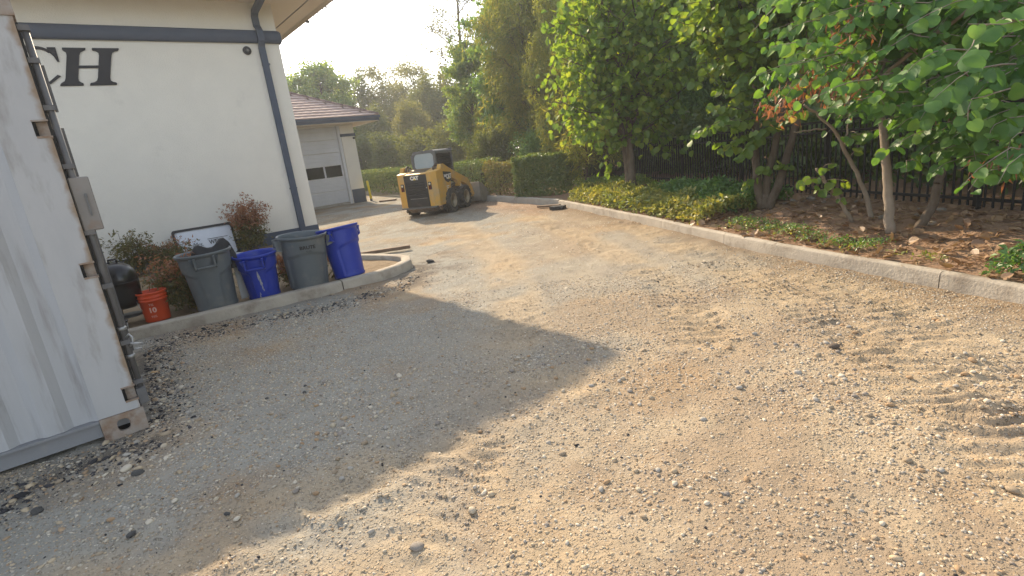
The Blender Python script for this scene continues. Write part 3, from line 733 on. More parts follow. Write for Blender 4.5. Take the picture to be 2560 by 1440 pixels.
for i, (z0, z1, nr) in enumerate(dz):
    m = MB(); y = .22
    if nr:
        st = (z1-z0-.012)/nr
        pr = [(y+.05, z0+.004)]
        for r in range(nr):
            b = z0+.004+r*st; pr += [(y+.012, b), (y, b+.015), (y, b+st-.018), (y+.012, b+st-.004)]
        pr += [(y+.05, z1-.004)]
        m.prism([(u, v) for u, v in pr], -4.98, -.742, axis='x')
        m.build('door_panel', M_garagedoor, gb)
    else:
        xs_ = [-4.98, -4.93, -4.20, -4.12, -3.39, -3.31, -2.50, -2.42, -1.63, -1.55, -.80, -.742]
        m.box(-4.98, -.742, y, y+.05, z0+.004, z0+.03).box(-4.98, -.742, y, y+.05, z1-.03, z1-.004)
        for a, b in ((-4.98, -4.93), (-4.20, -4.12), (-3.39, -3.31), (-2.50, -2.42), (-1.62, -1.55), (-.80, -.742)): m.box(a, b, y, y+.05, z0+.03, z1-.03)
        dp = m.build('door_panel', M_garagedoor, gb)
        for a, b in ((-4.93, -4.20), (-4.12, -3.39), (-3.31, -2.50), (-2.42, -1.62), (-1.55, -.80)): MB().box(a, b, y+.03, y+.04, z0+.03, z1-.03).build('window_pane', M_darkglass, dp)
MB().box(-5, -.70, .1, .5, -.05, .085).build('door_sill', M_concrete2, gb)
O = .9
MB().box(-12, O-.02, -O+.02, 9, 3.47, 3.52).build('soffit', M_soffit, gb)
f_ = MB().box(-12, O, -O, -O+.02, 3.49, 3.70).box(O-.02, O, -O+.02, 9, 3.49, 3.70)
f_.box(-12, O+.05, -O-.05, -O-.002, 3.60, 3.705).box(O+.002, O+.05, -O, 9, 3.60, 3.705)
f_.build('fascia', M_blue, gb)
sl_ = .5; rise = math.atan(sl_)
MB().add([(-12, -O, 3.69), (O, -O, 3.69), (O, 9.9, 3.69), (-12, 9.9, 3.69), (-12, 4.5, 3.69+sl_*5.4), (O-5.4, 4.5, 3.69+sl_*5.4)], [(0, 1, 5, 4), (1, 2, 5), (2, 3, 4, 5), (3, 0, 4)]).build('roof', M_ridge, gb)
# tiles laid in courses
cw = .30
tiles = {}
for r in range(12):
    t0 = r*cw; xr_ = O-t0*math.cos(rise)
    x = xr_-.02; first = True
    while x > -4.6:
        wdt = .32
        y0 = -O+t0*math.cos(rise)-.03; z0 = 3.70+t0*math.sin(rise)
        m = tiles.get(0)
        if m is None:
            q = MB(); q.add([(-wdt+.004, 0, 0), (0, 0, 0), (0, cw+.03, .0), (-wdt+.004, cw+.03, 0), (-wdt+.004, 0, .045), (-wdt/2, 0, .052), (0, 0, .045), (0, cw+.03, .012), (-wdt/2, cw+.03, .016), (-wdt+.004, cw+.03, .012)],
                            [(0, 1, 6, 5, 4), (4, 5, 8, 9), (5, 6, 7, 8), (1, 2, 7, 6), (0, 4, 9, 3), (0, 3, 2, 1), (2, 3, 9, 8, 7)])
            o = q.build('roof_tile', M_tile, gb); tiles[0] = o.data
        else: o = link('roof_tile', tiles[0], None, gb)
        o.location = (x-(r % 2)*.11*(0 if first else 1), y0, z0+random.uniform(-.003, .003)); o.rotation_euler = (rise, 0, 0)
        first = False; x -= wdt
for i in range(16):
    t = i*.36; p0 = (O-t, -O+t, 3.73+sl_*t); p1 = (O-t-.40, -O+t+.40, 3.73+sl_*(t+.40)+.0)
    MB().tube([p0, p1], [.085, .075], 8).build('ridge_tile', M_ridge, gb)
gc_ = empty('security_camera', tuple(GC+WA*-.06+WN*.012)+(2.86,), WROT, 'tiny dark camera under the band of the garage corner', 'security camera')
MB().lathe([(.05, 0), (.05, .05), (.03, .09)], 14, rotM(rx=math.pi/2)).build('housing', M_loaderblack, gc_)

# yellow post
yp = ground(929, 502)
po = empty('bollard', (yp[0], yp[1], 0), 0, 'thin bright yellow post beside the garage corner', 'bollard', None, (R(2), R(-2)))
MB().tube([(0, 0, -.1), (0, 0, .90)], .055, 12).tube([(0, 0, .90), (0, 0, .93)], [.055, .03], 12).build('post', M_postyellow, po)
MB().tube([(0, 0, -.1), (0, 0, .10)], .06, 12).build('foot', M_darksteel, po)

# ------------------------------------------------------------------ shipping container
CAZ = R(52.2); CROT = math.pi/2-CAZ
ct = empty('shipping_container', (-2.668, 3.436, 0.0), CROT, 'weathered grey corrugated shipping container at the left edge', 'container')
CH = 2.80; CLN = 6.06; CWD = 2.44
# corrugated side
pr = []; x = -.235; st = 0
per = [(.072, 0), (.068, .036), (.070, 0), (.068, -.036)]
pr = [(-.235, .004)]
while x > -CLN+.3:
    for (dx_, dy_) in ((-.050, .036), (-.085, 0), (-.050, -.036), (-.085, 0)):
        x += dx_; pr.append((x, pr[-1][1]+dy_))
V = []; F = []
for (u, v) in pr: V += [(u, v, .168), (u, v, CH-.1)]
for i in range(len(pr)-1): F.append((2*i, 2*i+1, 2*i+3, 2*i+2))
# dents: subdivide vertically
nz = 30; V = []; F = []
for i, (u, v) in enumerate(pr):
    for j in range(nz):
        z = .168+(CH-.268)*j/(nz-1); d = .010*(fbm(np.array([u]), np.array([z]), .5, 3, 88)[0]-.5)
        V.append((u, v+d*(1 if 0 < i else 0), z))
for i in range(len(pr)-1):
    for j in range(nz-1): F.append((i*nz+j, i*nz+j+1, (i+1)*nz+j+1, (i+1)*nz+j))
MB().add(V, F).build('side_panel', M_steel_paint, ct)
# corner post with lashing slots cut in its outer edge
post = MB(); slots = [(2.0, 2.085), (1.12, 1.205), (.245, .335)]
zz = [.175]+[z for s_ in slots[::-1] for z in s_]+[CH-.12]
for i in range(0, len(zz), 2): post.box(-.238, -.0, -.004, .0, zz[i], zz[i+1]); post.box(-.004, 0, .0, .14, zz[i], zz[i+1])
for a, b in slots: post.box(-.238, -.068, -.004, .0, a, b)
pob = post.build('corner_post', M_post, ct)
for a, b in slots:
    MB().box(-.070, -.055, .004, .05, a, b).box(-.072, -.066, -.006, .05, a, b).build('slot_recess', M_hole, pob)
    MB().box(-.055, -.001, .035, .05, a, b).box(-.075, .006, -.010, .05, b, b+.010).box(-.07, .006, -.009, .05, a-.012, a).build('slot_lip', M_rust, pob)
# bottom rail and corner casting
MB().box(-CLN, -.242, .02, .07, .045, .150).box(-CLN, -.24, -.012, .07, .150, .1665).build('bottom_rail', M_railsteel, ct)
MB().box(-CLN, -.24, 0, .06, CH-.1, CH).build('top_rail', M_steel_paint, ct)
def casting(z0, z1, x0=-.238, x1=.012, y0=-.014):
    # plate with an oblong hole
    m = MB(); hx, hz, rx, rz = (x0+x1)/2-.005, (z0+z1)/2+.012, .036, .043
    N = 24; rim = [(hx+rx*(abs(math.cos(t))**.7)*math.copysign(1, math.cos(t)), hz+rz*(abs(math.sin(t))**.7)*math.copysign(1, math.sin(t))) for t in [2*math.pi*i/N for i in range(N)]]
    def onbox(t):
        c, s = math.cos(t), math.sin(t); k = min(((x1-hx) if c > 0 else (hx-x0))/max(abs(c), 1e-6), ((z1-hz) if s > 0 else (hz-z0))/max(abs(s), 1e-6)); return (hx+c*k, hz+s*k)
    out = [onbox(math.atan2(p[1]-hz, p[0]-hx)) for p in rim]
    for cr_ in ((x0, z0), (x1, z0), (x1, z1), (x0, z1)):
        j = min(range(N), key=lambda i: (out[i][0]-cr_[0])**2+(out[i][1]-cr_[1])**2); out[j] = cr_
    V = [(p[0], y0, p[1]) for p in out]+[(p[0], y0, p[1]) for p in rim]+[(p[0], y0+.03, p[1]) for p in rim]
    F = []
    for i in range(N): j = (i+1) % N; F += [(i, j, N+j, N+i), (N+i, N+j, 2*N+j, 2*N+i)]
    m.add(V, F)
    m.box(x0, x1, y0+.0305, .15, z0, z0+.02).box(x0, x1, y0+.0305, .15, z1-.02, z1).box(x0, x0+.02, y0+.0305, .15, z0+.02, z1-.02).box(x1-.02, x1, y0+.0305, .15, z0+.02, z1-.02)
    m.box(x0, x1, y0+.0001, y0+.03, z0-.0005, z0).box(x0, x1, y0+.0001, y0+.03, z1, z1+.0005).box(x1, x1+.0005, y0+.0001, y0+.03, z0, z1)
    o = m.build('corner_casting', M_rust, ct)
    MB().box(x0+.02, x1-.02, .10, .12, z0+.02, z1-.02).build('casting_recess', M_hole, o)
    return o
casting(-.012, .172); casting(CH-.13, CH+.005)
MB().box(-CLN+.02, -.03, .08, CWD, .06, CH-.03).build('body', M_steel_paint, ct)
# door end: door leaf, frame, lock rods, brackets, lock box
MB().box(-.03, .004, .142, CWD-.02, .16, CH-.14).build('door', M_steel_paint, ct)
MB().box(-.004, .014, .06, .135, .18, CH-.15).build('door_gasket', M_blackplastic, ct)
def rod(y):
    rd = MB().tube([(.036, y, .28), (.036, y, CH-.2)], .019, 10).build('lock_rod', M_darksteel, ct)
    for z in (.33, .62, 1.02, 1.38, 1.80, 2.15, 2.42, 2.6): MB().box(.004, .060, y-.030, y+.030, z, z+.030).build('rod_bracket', M_darksteel, rd)
    MB().box(.005, .06, y-.05, y+.05, .19, .30).build('rod_cam', M_darksteel, rd)
    for z in (.52, .72): MB().lathe([(.027, z), (.027, z+.022)], 12, rotM(loc=(.036, y, 0))).build('rod_collar', M_galv, rd)
rod(.055); rod(.60); rod(1.55); rod(2.2)
MB().box(.004, .072, .10, .14, 2.15, 2.42).box(.004, .066, .1, .14, .55, 1.40).box(.004, .07, .1, .14, 1.75, 2.05).build('hinge_bar', M_darksteel, ct)
sh = MB().tube([(.05, .03, .60+.0), (.072, .02, .63), (.077, .02, .66), (.062, .03, .685), (.04, .035, .665)], .007, 8)
sh.tube([(.055, .02, .625), (.12, .02, .60)], .008, 8).tube([(.07, .02, .58), (.11, .02, .57)], .006, 8)
sh.build('shackle', M_galv, ct)
lb = MB().bevbox(.006, .112, .032, .42, 1.405, 1.745, .006).build('lock_box', M_lockbox, ct)
MB().box(.066, .074, .016, .031, 1.50, 1.62).box(.064, .077, .014, .031, 1.615, 1.64).build('lock_box_handle', M_cabgrey, lb)

# container is slightly sunk in the loose stone
ct.location.z = .0

# ------------------------------------------------------------------ bins, bucket, smoker, banner
def bin_(name, loc, H, RT, RB, mt, label, handle_ang, group, tilt=(0, 0), rz=0., ring=.0):
    e = empty(name, loc, rz, label, 'trash can', group, tilt)
    n = 96
    def shoulder(t):   # height of the raised upper band at this angle
        best = 1
        d = min(abs((t-handle_ang+math.pi) % (2*math.pi)-math.pi), abs((t-handle_ang) % (2*math.pi)-math.pi))
        s_ = max(0, min(1, (d-.36)/.10)); s_ = s_*s_*(3-2*s_)
        e_ = max(0, 1-abs(d-.8)/.9)
        return (0.0*(1-s_) + (.66+.045*math.cos((d-math.pi/2)*2.2))*s_)*H
    def fn(r, z, t):
        if r < RB*.9 or z < .03*H or z > .93*H: return r
        sh = shoulder(t); k = max(0, min(1, (sh-z)/(.03*H))); k = k*k*(3-2*k)
        low = max(0, min(1, (z/H-.03)/.05))
        return r-.017*k*low
    prof = [(0.0001, .012), (RB*.93, .012), (RB, .035)]
    for i in range(1, 34):
        t = i/33; prof.append((RB+(RT-.022-RB)*t, .035+(H-.06-.035)*t))
    prof += [(RT-.018, H-.045), (RT-.002, H-.038), (RT+.006, H-.024), (RT+.008, H-.008), (RT+.002, H), (RT-.010, H-.002), (RT-.018, H-.02)]
    for i in range(12, -1, -1):
        t = i/12; prof.append((RB+(RT-.022-RB)*t-.008, .045+(H-.07-.045)*t))
    prof.append((.0001, .04))
    MB().lathe(prof, n, None, True, fn).build('body', mt, e)
    for sgn in (0, math.pi):
        M = rotM(rz=handle_ang+sgn)
        h = MB(); zt = H-.040; x0 = RT-.030
        for y in (-.105, .105):
            h.prism([(x0, zt), (RT+.052, zt), (RT+.046, zt-.03), (RT+.042, zt-.125), (x0-.004, zt-.150)], y-.011, y+.011, M)
            h.add([(x0, y+math.copysign(.011, y), zt), (RT+.012, y+math.copysign(.055, y), zt), (RT+.0, y+math.copysign(.02, y), zt-.10), (x0, y+math.copysign(.011, y), zt-.12)], [(0, 1, 2, 3), (3, 2, 1, 0)], False, M)
        h.bevbox(RT+.018, RT+.050, -.094, .094, zt-.132, zt-.108, .006, M)
        h.build('handle', mt, e)
    return e
GB = 'open trash cans in the planter'
kz = .085
g1_ = bin_('trash_can', (-3.74, 6.587, kz), .735, .314, .245, M_graycan, 'large grey can holding a black folded thing, beside the banner', R(-62), GB, (R(1), R(-1)))
b1_ = bin_('trash_can', (-3.263, 6.877, kz), .60, .268, .205, M_bluecan, 'smaller blue can with scraped label, between the two grey cans', R(-72), GB, (R(2), R(0)))
g2_ = bin_('trash_can', (-2.763, 7.164, kz), .735, .318, .250, M_graycan, 'empty grey can with black lettering, between the two blue cans', R(-150), GB, (R(1), R(3)))
b2_ = bin_('trash_can', (-2.29, 7.50, kz), .735, .288, .225, M_bluecan, 'taller blue can leaning at the right end of the row', R(-112), GB, (R(-4), R(-6)))
def curved_text(txt, size, rad, zc, ang, mt, parent, name, bold=.0, width=1., slope=0.):
    me = text_mesh(txt, size, .0008, bold, 0, width)
    for v in me.vertices:
        x, y, z = v.co; r = rad+slope*y+z; t = ang+x/rad
        v.co = (r*math.cos(t), r*math.sin(t), zc+y)
    me.update(); return link(name, me, mt, parent)
curved_text('BRUTE', .062, .3065, .735-.145, R(-60), M_loaderblack, g2_, 'print', .002, 1.1, .10)
curved_text('32 GAL', .022, .303, .735-.195, R(-58), M_loaderblack, g2_, 'print', .0, 1.1, .10)
# scraped label patch on the blue can: irregular flat flakes on the surface
fl = MB(); rr_ = random.Random(4)
def onb(t, z): r = .205+(.268-.022-.205)*((z-.035)/(.60-.095))+.0012-.0; return (r*math.cos(t), r*math.sin(t), z)
for (t0, z0, w_, h_) in ((-70, .36, .045, .05), (-69, .31, .07, .05), (-68, .27, .06, .045), (-67, .23, .085, .05), (-66, .18, .05, .04), (-64, .14, .04, .03), (-72, .33, .03, .08), (-78, .10, .04, .03), (-80, .06, .05, .025)):
    N = 9; ce = [(R(t0)+w_*(.5+.4*rr_.random())*math.cos(2*math.pi*i/N), z0+h_*(.5+.5*rr_.random())*math.sin(2*math.pi*i/N)) for i in range(N)]
    fl.add([onb(*c) for c in ce], [list(range(N))])
fl.build('label_residue', M_scrape, b1_)
curved_text('O', .06, .276, .62, R(10), M_white, b2_, 'print', -.001)
# black folded thing standing in the first grey can
bk = empty('black_bag', (-3.70, 6.68, kz+.60), R(38), 'black sagging plastic bag standing up out of the grey can', 'bag')
N = 13; V = []; F = []
top = [.0, .14, .20, .215, .19, .165, .155, .17, .205, .245, .25, .19, .03]
for i in range(N):
    x = -.26+.52*i/(N-1); 
    for (dy, zt) in ((-.05, 0), (-.045-.02*math.sin(i), .6), (-.02, .97), (.02, 1), (.06, .6), (.07, 0)):
        V.append((x, dy+.02*math.sin(i*.9), -.15+(top[i]+.15)*zt))
for i in range(N-1):
    for j in range(5): F.append((i*6+j, (i+1)*6+j, (i+1)*6+j+1, i*6+j+1))
MB().add(V, F, True).build('bag_body', M_blackplastic, bk)
# white board wedged between two cans
wb = empty('white_board', (-3.52, 6.98, .09), R(60), 'white curved board wedged upright between grey and blue cans', 'board')
MB().prism([(-.12, .0), (.10, .0), (.12, .48), (.06, .60), (-.04, .62), (-.12, .55)], -.006, .006).build('panel', M_card, wb)

# banner in black frame leaning on the wall
p0 = WC+WA*-2.42+WN*.30
bn = empty('framed_banner', (p0[0], p0[1], .10), WROT, 'white cloth banner in a rounded black frame leaning on the wall', 'banner')
bn.rotation_euler = (R(-14), R(0), WROT)
bw, bh = 1.14, .70
def rrect(w_, h_, r, n=6):
    P = []
    for cx_, cz_, a0 in ((w_/2-r, h_-r, 0), (-w_/2+r, h_-r, 90), (-w_/2+r, r, 180), (w_/2-r, r, 270)):
        for i in range(n+1): t = R(a0+90*i/n); P.append((cx_+r*math.cos(t), cz_+r*math.sin(t)))
    return P
ou = rrect(bw, bh, .055); inn = [(u*(bw-.09)/bw, (v-bh/2)*(bh-.09)/bh+bh/2) for u, v in ou]
m = MB(); n_ = len(ou)
V = [(u, -.02, v) for u, v in ou]+[(u, -.024, v) for u, v in inn]+[(u, .02, v) for u, v in ou]+[(u, .02, v) for u, v in inn]
F = []
for i in range(n_):
    j = (i+1) % n_; F += [(i, j, n_+j, n_+i), (2*n_+i, 2*n_+j, j, i), (n_+i, n_+j, 3*n_+j, 3*n_+i)]
m.add(V, F).build('frame', M_frame, bn)
nxg, nyg = 24, 16; V = []; F = []
for j in range(nyg):
    for i in range(nxg):
        u = (i/(nxg-1)-.5)*(bw-.07); v = .03+(bh-.06)*j/(nyg-1)
        V.append((u, .004+.012*(fbm(np.array([u*1.4+v]), np.array([v*.5-u]), .12, 3, 8)[0]-.5), v))
for j in range(nyg-1):
    for i in range(nxg-1): F.append((j*nxg+i, j*nxg+i+1, (j+1)*nxg+i+1, (j+1)*nxg+i))
shh = MB().add(V, F, True).build('banner_cloth', M_sheet, bn)
for (tx, sz, x, z, shr, bd, wd) in (('Mrs.', .135, -.17, .335, .35, -.001, .85), ('WEI', .125, .14, .345, 0, .002, .85), ('B', .125, .315, .345, 0, .002, .85)):
    me = text_mesh(tx, sz, .001, bd, shr, wd); o = link('banner_print', me, M_loaderblack, shh, (x, -.010, z), (math.pi/2, R(0), 0))
MB().box(.03, .42, -.012, -.010, .415, .425).build('banner_print', M_loaderblack, shh)

# orange bucket
ob = empty('bucket', (-4.361, 6.338, kz), R(-60), 'orange plastic bucket with white lettering beside the black smoker', 'bucket')
MB().lathe([(.0001, .0), (.130, .0), (.134, .012), (.146, .255), (.155, .258), (.155, .268), (.148, .270), (.149, .292), (.158, .295), (.158, .306), (.150, .308), (.151, .338), (.163, .342), (.165, .360), (.158, .364), (.150, .356), (.145, .26), (.128, .02), (.0001, .02)], 40).build('body', M_orange, ob)
for tx, sz, z, bd in (('TIS', .040, .215, 0), ('10', .085, .148, .003), ('NIS', .040, .070, 0)):
    curved_text(tx, sz, .134+.012*(z/.25)+.001, z, R(-10), M_greyprint, ob, 'print', bd, 1.0, .05)
MB().tube([(.0, -.168, .315), (.09, -.15, .22), (.12, -.12, .16)], .003, 6).build('bail_wire', M_galv, ob)

# black smoker half hidden by the container
sp = ground(296, 736, .70); 
sm = empty('smoker', (-4.65, 6.27, .09), 0, 'black domed kettle smoker between the container and orange bucket', 'smoker')
H0 = .52
MB().lathe([(.20, H0), (.205, H0+.012), (.20, H0+.06), (.185, H0+.12), (.155, H0+.175), (.105, H0+.215), (.05, H0+.235), (.0001, H0+.24)], 36).build('lid', M_grill, sm)
MB().lathe([(.0001, .20), (.11, .205), (.165, .24), (.19, .30), (.198, .42), (.2, H0-.006), (.206, H0-.004), (.206, H0+.004), (.195, H0+.002)], 36).build('bowl', M_grill, sm)
MB().tube([(-.05, 0, H0+.235), (-.045, 0, H0+.275), (.045, 0, H0+.275), (.05, 0, H0+.235)], .012, 8).build('lid_handle', M_blackplastic, sm)
for a in (30, 150, 270): MB().tube([(.14*math.cos(R(a)), .14*math.sin(R(a)), .26), (.165*math.cos(R(a)), .165*math.sin(R(a)), -.02)], .012, 8).build('leg', M_loaderblack, sm)
MB().lathe([(.16, .10), (.165, .10), (.165, .112), (.0001, .114)], 24).build('ash_pan', M_loaderblack, sm)
st_ = empty('wire_stand', (-4.60, 5.99, .08), R(30), 'low dark stand with thin metal legs below the smoker', 'stand')
MB().box(-.16, .10, -.06, .06, .10, .115).build('shelf', M_loaderblack, st_)
for x in (-.15, .09): MB().tube([(x, -.05, -.03), (x, -.05, .12)], .006, 6).build('leg', M_galv, st_)

# ------------------------------------------------------------------ planks, bars and litter on the ground
def bar(name, A, B, wdt, thk, z, mt, label, cat):
    A = np.array(A); B = np.array(B); d = B-A; L = np.linalg.norm(d)
    e = MB().bevbox(0, L, -wdt/2, wdt/2, 0, thk, .006).build(name, mt, None, (A[0], A[1], z), (0, R(random.uniform(-1, 1)), math.atan2(d[1], d[0])))
    return tag(e, label, cat)
bar('plank', ground(900, 642)[:2], ground(1027, 624)[:2], .10, .06, .02, M_plank, 'dark plank lying behind the rounded kerb end', 'plank')
bar('plank', ground(1345, 521)[:2], ground(1400, 517)[:2], .14, .05, .02, M_plank, 'weathered plank lying by the corner of the far kerbs', 'plank')
bar('plank', ground(1378, 524)[:2], ground(1412, 522)[:2], .22, .08, .0, M_asphalt, 'dark broken slab in front of the weathered plank', 'slab')
bar('plank', ground(950, 505)[:2], ground(990, 501)[:2], .15, .06, .0, M_plank, 'brown plank between the yellow post and the loader', 'plank')
# dry leaf by the container
lf = ground(376, 942); V = [(0, 0, 0), (.02, .02, .012), (.055, .022, .008), (.085, 0, .014), (.05, -.018, .004), (.02, -.02, .01)]
tag(MB().add(V, [(0, 1, 2), (0, 2, 3), (0, 3, 4), (0, 4, 5)]).build('dry_leaf', mat('dry_leaf', (.50, .33, .17), .8), None, (lf[0], lf[1], .035), (0, R(8), R(20))), 'curled tan dry leaf on the dark rubble by the container', 'leaf')

# ------------------------------------------------------------------ skid steer loader
HD = R(20.5)
lx, ly = -1.88, 16.36
LZ = float(gheight(np.array([lx]), np.array([ly]))[0])
ld = empty('skid_steer_loader', (lx+.0, ly-.02, LZ), math.pi/2-HD, 'dusty yellow and black skid steer loader parked in the yard', 'loader')
ld.scale = (.89, .89, .88)
# local: x forward, y left, z up
ch = MB()
ch.prism([(-1.15, .42), (-1.02, .28), (.85, .22), (1.0, .40), (1.0, .78), (-1.0, .95)], -.44, .44)
ch.build('chassis', M_loaderblack, ld)
# rear body: yellow corner towers with chamfered outer edge
for s in (1, -1):
    t = MB(); 
    sec = [(-1.42, .40), (-1.42, .56), (-1.30, .70), (-.62, .74), (-.62, .40)]
    for z0, z1, k0, k1 in ((.33, 1.40, 0, 0),):
        V = []; 
        for (x, y) in sec: V.append((x+.02, s*y, z0))
        for (x, y) in sec: V.append((x+(-.0), s*y, z1-(.0 if x < -1 else -.10)))
        n5 = 5; F = [list(range(5)), list(range(9, 4, -1))]+[[i, i+5, (i+1) % 5+5, (i+1) % 5] for i in range(5)]
        if s < 0: F = [f[::-1] for f in F]
        t.add(V, F)
    # lower side taper
    t.prism([(-.62, 1.42), (-.30, 1.42), (-.42, .95), (-.56, .40), (-.62, .36)], s*.60, s*.735)
    tw = t.build('side_panel', M_yellow, ld)
    MB().prism([(-.90, 1.36), (-.34, 1.30), (-.36, 1.05), (-.62, .98), (-.80, 1.06), (-.90, 1.20)], s*.7405, s*.747).build('model_decal', M_loaderblack, tw)
    if s < 0:
        o = link('emblem', text_mesh('CAT', .20, .003, .012, 0, .95), M_white, tw, (-.54, s*.7485, 1.17), (math.pi/2, 0, 0))
        o = link('emblem', text_mesh('246', .12, .003, .004, 0, .9), M_white, tw, (-.80, s*.7485, 1.21), (math.pi/2, 0, 0))
        MB().add([(-.60, s*.7512, 1.085), (-.49, s*.7512, 1.085), (-.545, s*.7512, 1.15)], [(0, 1, 2)]).build('emblem', M_postyellow, tw)
        for i, z in enumerate((.86, .80, .74)): MB().box(-.78, -.58 if i != 1 else -.63, s*.7445, s*.742, z, z+.025).build('panel_print', M_white, tw)
    MB().bevbox(-1.432, -1.40, s*.49-.055, s*.49+.055, .86, 1.10, .01).build('tail_lamp_housing', M_loaderblack, ld)
    MB().bevbox(-1.440, -1.43, s*.49-.04, s*.49+.04, .87, .98, .004).build('tail_light', M_redlens, ld)
    MB().lathe([(.036, 0), (.034, .012), (.0001, .016)], 14, rotM(ry=-math.pi/2, loc=(-1.430, s*.49, 1.04))).build('work_light', M_lamp, ld)
# rear door with louvres
dr = MB().box(-1.40, -1.30, -.40, .40, .34, 1.36).build('rear_door', M_loaderblack, ld)
rim_ = MB().box(-1.425, -1.402, -.40, -.345, .36, 1.35).box(-1.425, -1.402, .345, .40, .36, 1.35).box(-1.425, -1.402, -.344, .344, 1.16, 1.35).box(-1.425, -1.402, -.344, .344, .36, .60)
rim_.build('door_frame', M_loaderblack, dr)
for i in range(6):
    z = .625+i*.088
    MB().add([(-1.405, -.30, z+.062), (-1.405, .30, z+.062), (-1.438, .30, z+.012), (-1.438, -.30, z+.012), (-1.405, .30, z), (-1.405, -.30, z)], [(0, 1, 2, 3), (3, 2, 4, 5), (0, 3, 5), (1, 4, 2)]).build('louvre', M_loaderblack, dr)
MB().box(-1.434, -1.425, -.34, .26, .60, .612).build('door_strip', M_galv, dr)
MB().lathe([(.022, 0), (.02, .012), (.0001, .014)], 12, rotM(ry=-math.pi/2, loc=(-1.426, -.37, .93))).build('door_latch', M_galv, dr)
link('emblem', text_mesh('CAT', .155, .003, .010, 0, .95), M_white, dr, (-1.429, 0.02, 1.255), (math.pi/2, 0, -math.pi/2))
MB().add([(-1.4322, .065, 1.20), (-1.4322, -.03, 1.20), (-1.4322, .018, 1.255)], [(0, 1, 2)]).build('emblem', M_postyellow, dr)
# hood slopes up to the cab
V = [(-1.41, -.42, 1.37), (-1.41, .42, 1.37), (-.62, .42, 1.52), (-.62, -.42, 1.52), (-1.41, -.42, 1.30), (-1.41, .42, 1.30), (-.62, .42, 1.30), (-.62, -.42, 1.30)]
hd = MB().add(V, [(0, 3, 2, 1), (0, 1, 5, 4), (1, 2, 6, 5), (3, 0, 4, 7), (2, 3, 7, 6)]).build('hood', M_yellow, ld)
for i in range(5):
    x = -1.22+i*.10; z = 1.37+(x+1.41)*.19
    MB().box(x, x+.055, -.28, .28, z+.004, z+.018).build('hood_vent', M_cabgrey, hd)
# bumper and belly
MB().box(-1.44, -1.28, -.62, .62, .285, .335).build('bumper', M_cabgrey, ld)
MB().prism([(-1.40, .283), (-.95, .283), (-.85, .16), (-1.15, .14)], -.45, .45).build('belly_plate', M_rust, ld)
# cab
def rr2(x0, x1, y, z0, z1, r): pass
cabx0, cabx1 = -.72, .62
sec = [(-.42, 1.28), (-.42, 1.93), (-.40, 2.00), (-.34, 2.05), (-.24, 2.07), (.24, 2.07), (.34, 2.05), (.40, 2.00), (.42, 1.93), (.42, 1.28)]
m = MB(); n_ = len(sec)
V = [(cabx0+(.10 if z > 1.9 else 0), y, z) for y, z in sec]+[(cabx1, y, z) for y, z in sec]
# roof shell
F = [(i, i+1, n_+i+1, n_+i) for i in range(1, n_-2)]
m.add(V, F, True)
m.build('cab_roof', M_cabgrey, ld)
# rear wall with rounded window
wy, wz0, wz1 = .35, 1.49, 1.975
def rrect2(cx_, cz_, w_, h_, r, n=5):
    P = []
    for sx, sz, a0 in ((1, 1, 0), (-1, 1, 90), (-1, -1, 180), (1, -1, 270)):
        for i in range(n+1): t = R(a0+90*i/n); P.append((cx_+sx*(w_/2-r)+r*math.cos(t), cz_+sz*(h_/2-r)+r*math.sin(t)))
    return P
win = rrect2(0, (wz0+wz1)/2, 2*wy, wz1-wz0, .13); outl = rrect2(0, 1.665, .84, .81, .12)
V = [(cabx0+.03+(z-1.5)*.12, y, z) for y, z in outl]+[(cabx0+.028+(z-1.5)*.12, y, z) for y, z in win]; n_ = len(win)
F = [(i, n_+i, n_+(i+1) % n_, (i+1) % n_) for i in range(n_)]
MB().add(V, F, True).build('cab_rear_wall', M_cabgrey, ld)
MB().add([(cabx0+.04+(z-1.5)*.12, y, z) for y, z in win], [list(range(n_))[::-1]]).build('rear_window', M_cabglass, ld)
MB().box(cabx1-.03, cabx1-.02, -.39, .39, .95, 1.99).build('front_door', M_darkglass, ld)
# cab pillars, side screens, seat
for s in (1, -1):
    p = MB()
    p.box(cabx0+.04, cabx0+.14, s*.42-.02, s*.42+.02, 1.28, 1.96).box(cabx1-.07, cabx1, s*.42-.02, s*.42+.02, .85, 2.0).box(cabx0+.14, cabx1-.07, s*.42-.018, s*.42+.018, 1.93, 2.0).box(cabx0+.14, cabx1-.07, s*.42-.018, s*.42+.018, 1.0, 1.36)
    p.build('cab_pillar', M_cabgrey, ld)
    sc2 = MB()
    for i in range(11): x = cabx0+.17+i*.098; sc2.box(x, x+.018, s*.42-.006, s*.42+.006, 1.36, 1.93)
    for i in range(5): z = 1.44+i*.10; sc2.box(cabx0+.14, cabx1-.07, s*.42-.0055, s*.42+.0055, z, z+.012)
    sc2.build('cab_side_screen', M_cabmesh, ld)
    MB().box(cabx0+.141, cabx1-.071, s*.40-.004, s*.40+.004, 1.361, 1.929).build('side_window', M_darkglass, ld)
MB().bevbox(-.45, .05, -.26, .26, .9, 1.12, .03).bevbox(-.52, -.38, -.26, .26, 1.1, 1.72, .04).build('seat', M_loaderblack, ld)
MB().box(cabx0+.1, cabx1+.0, -.40, .40, .80, .90).build('cab_floor', M_loaderblack, ld)
MB().box(cabx1-.02, cabx1+.06, -.43, .43, 2.0, 2.085).build('cab_visor', M_cabgrey, ld)
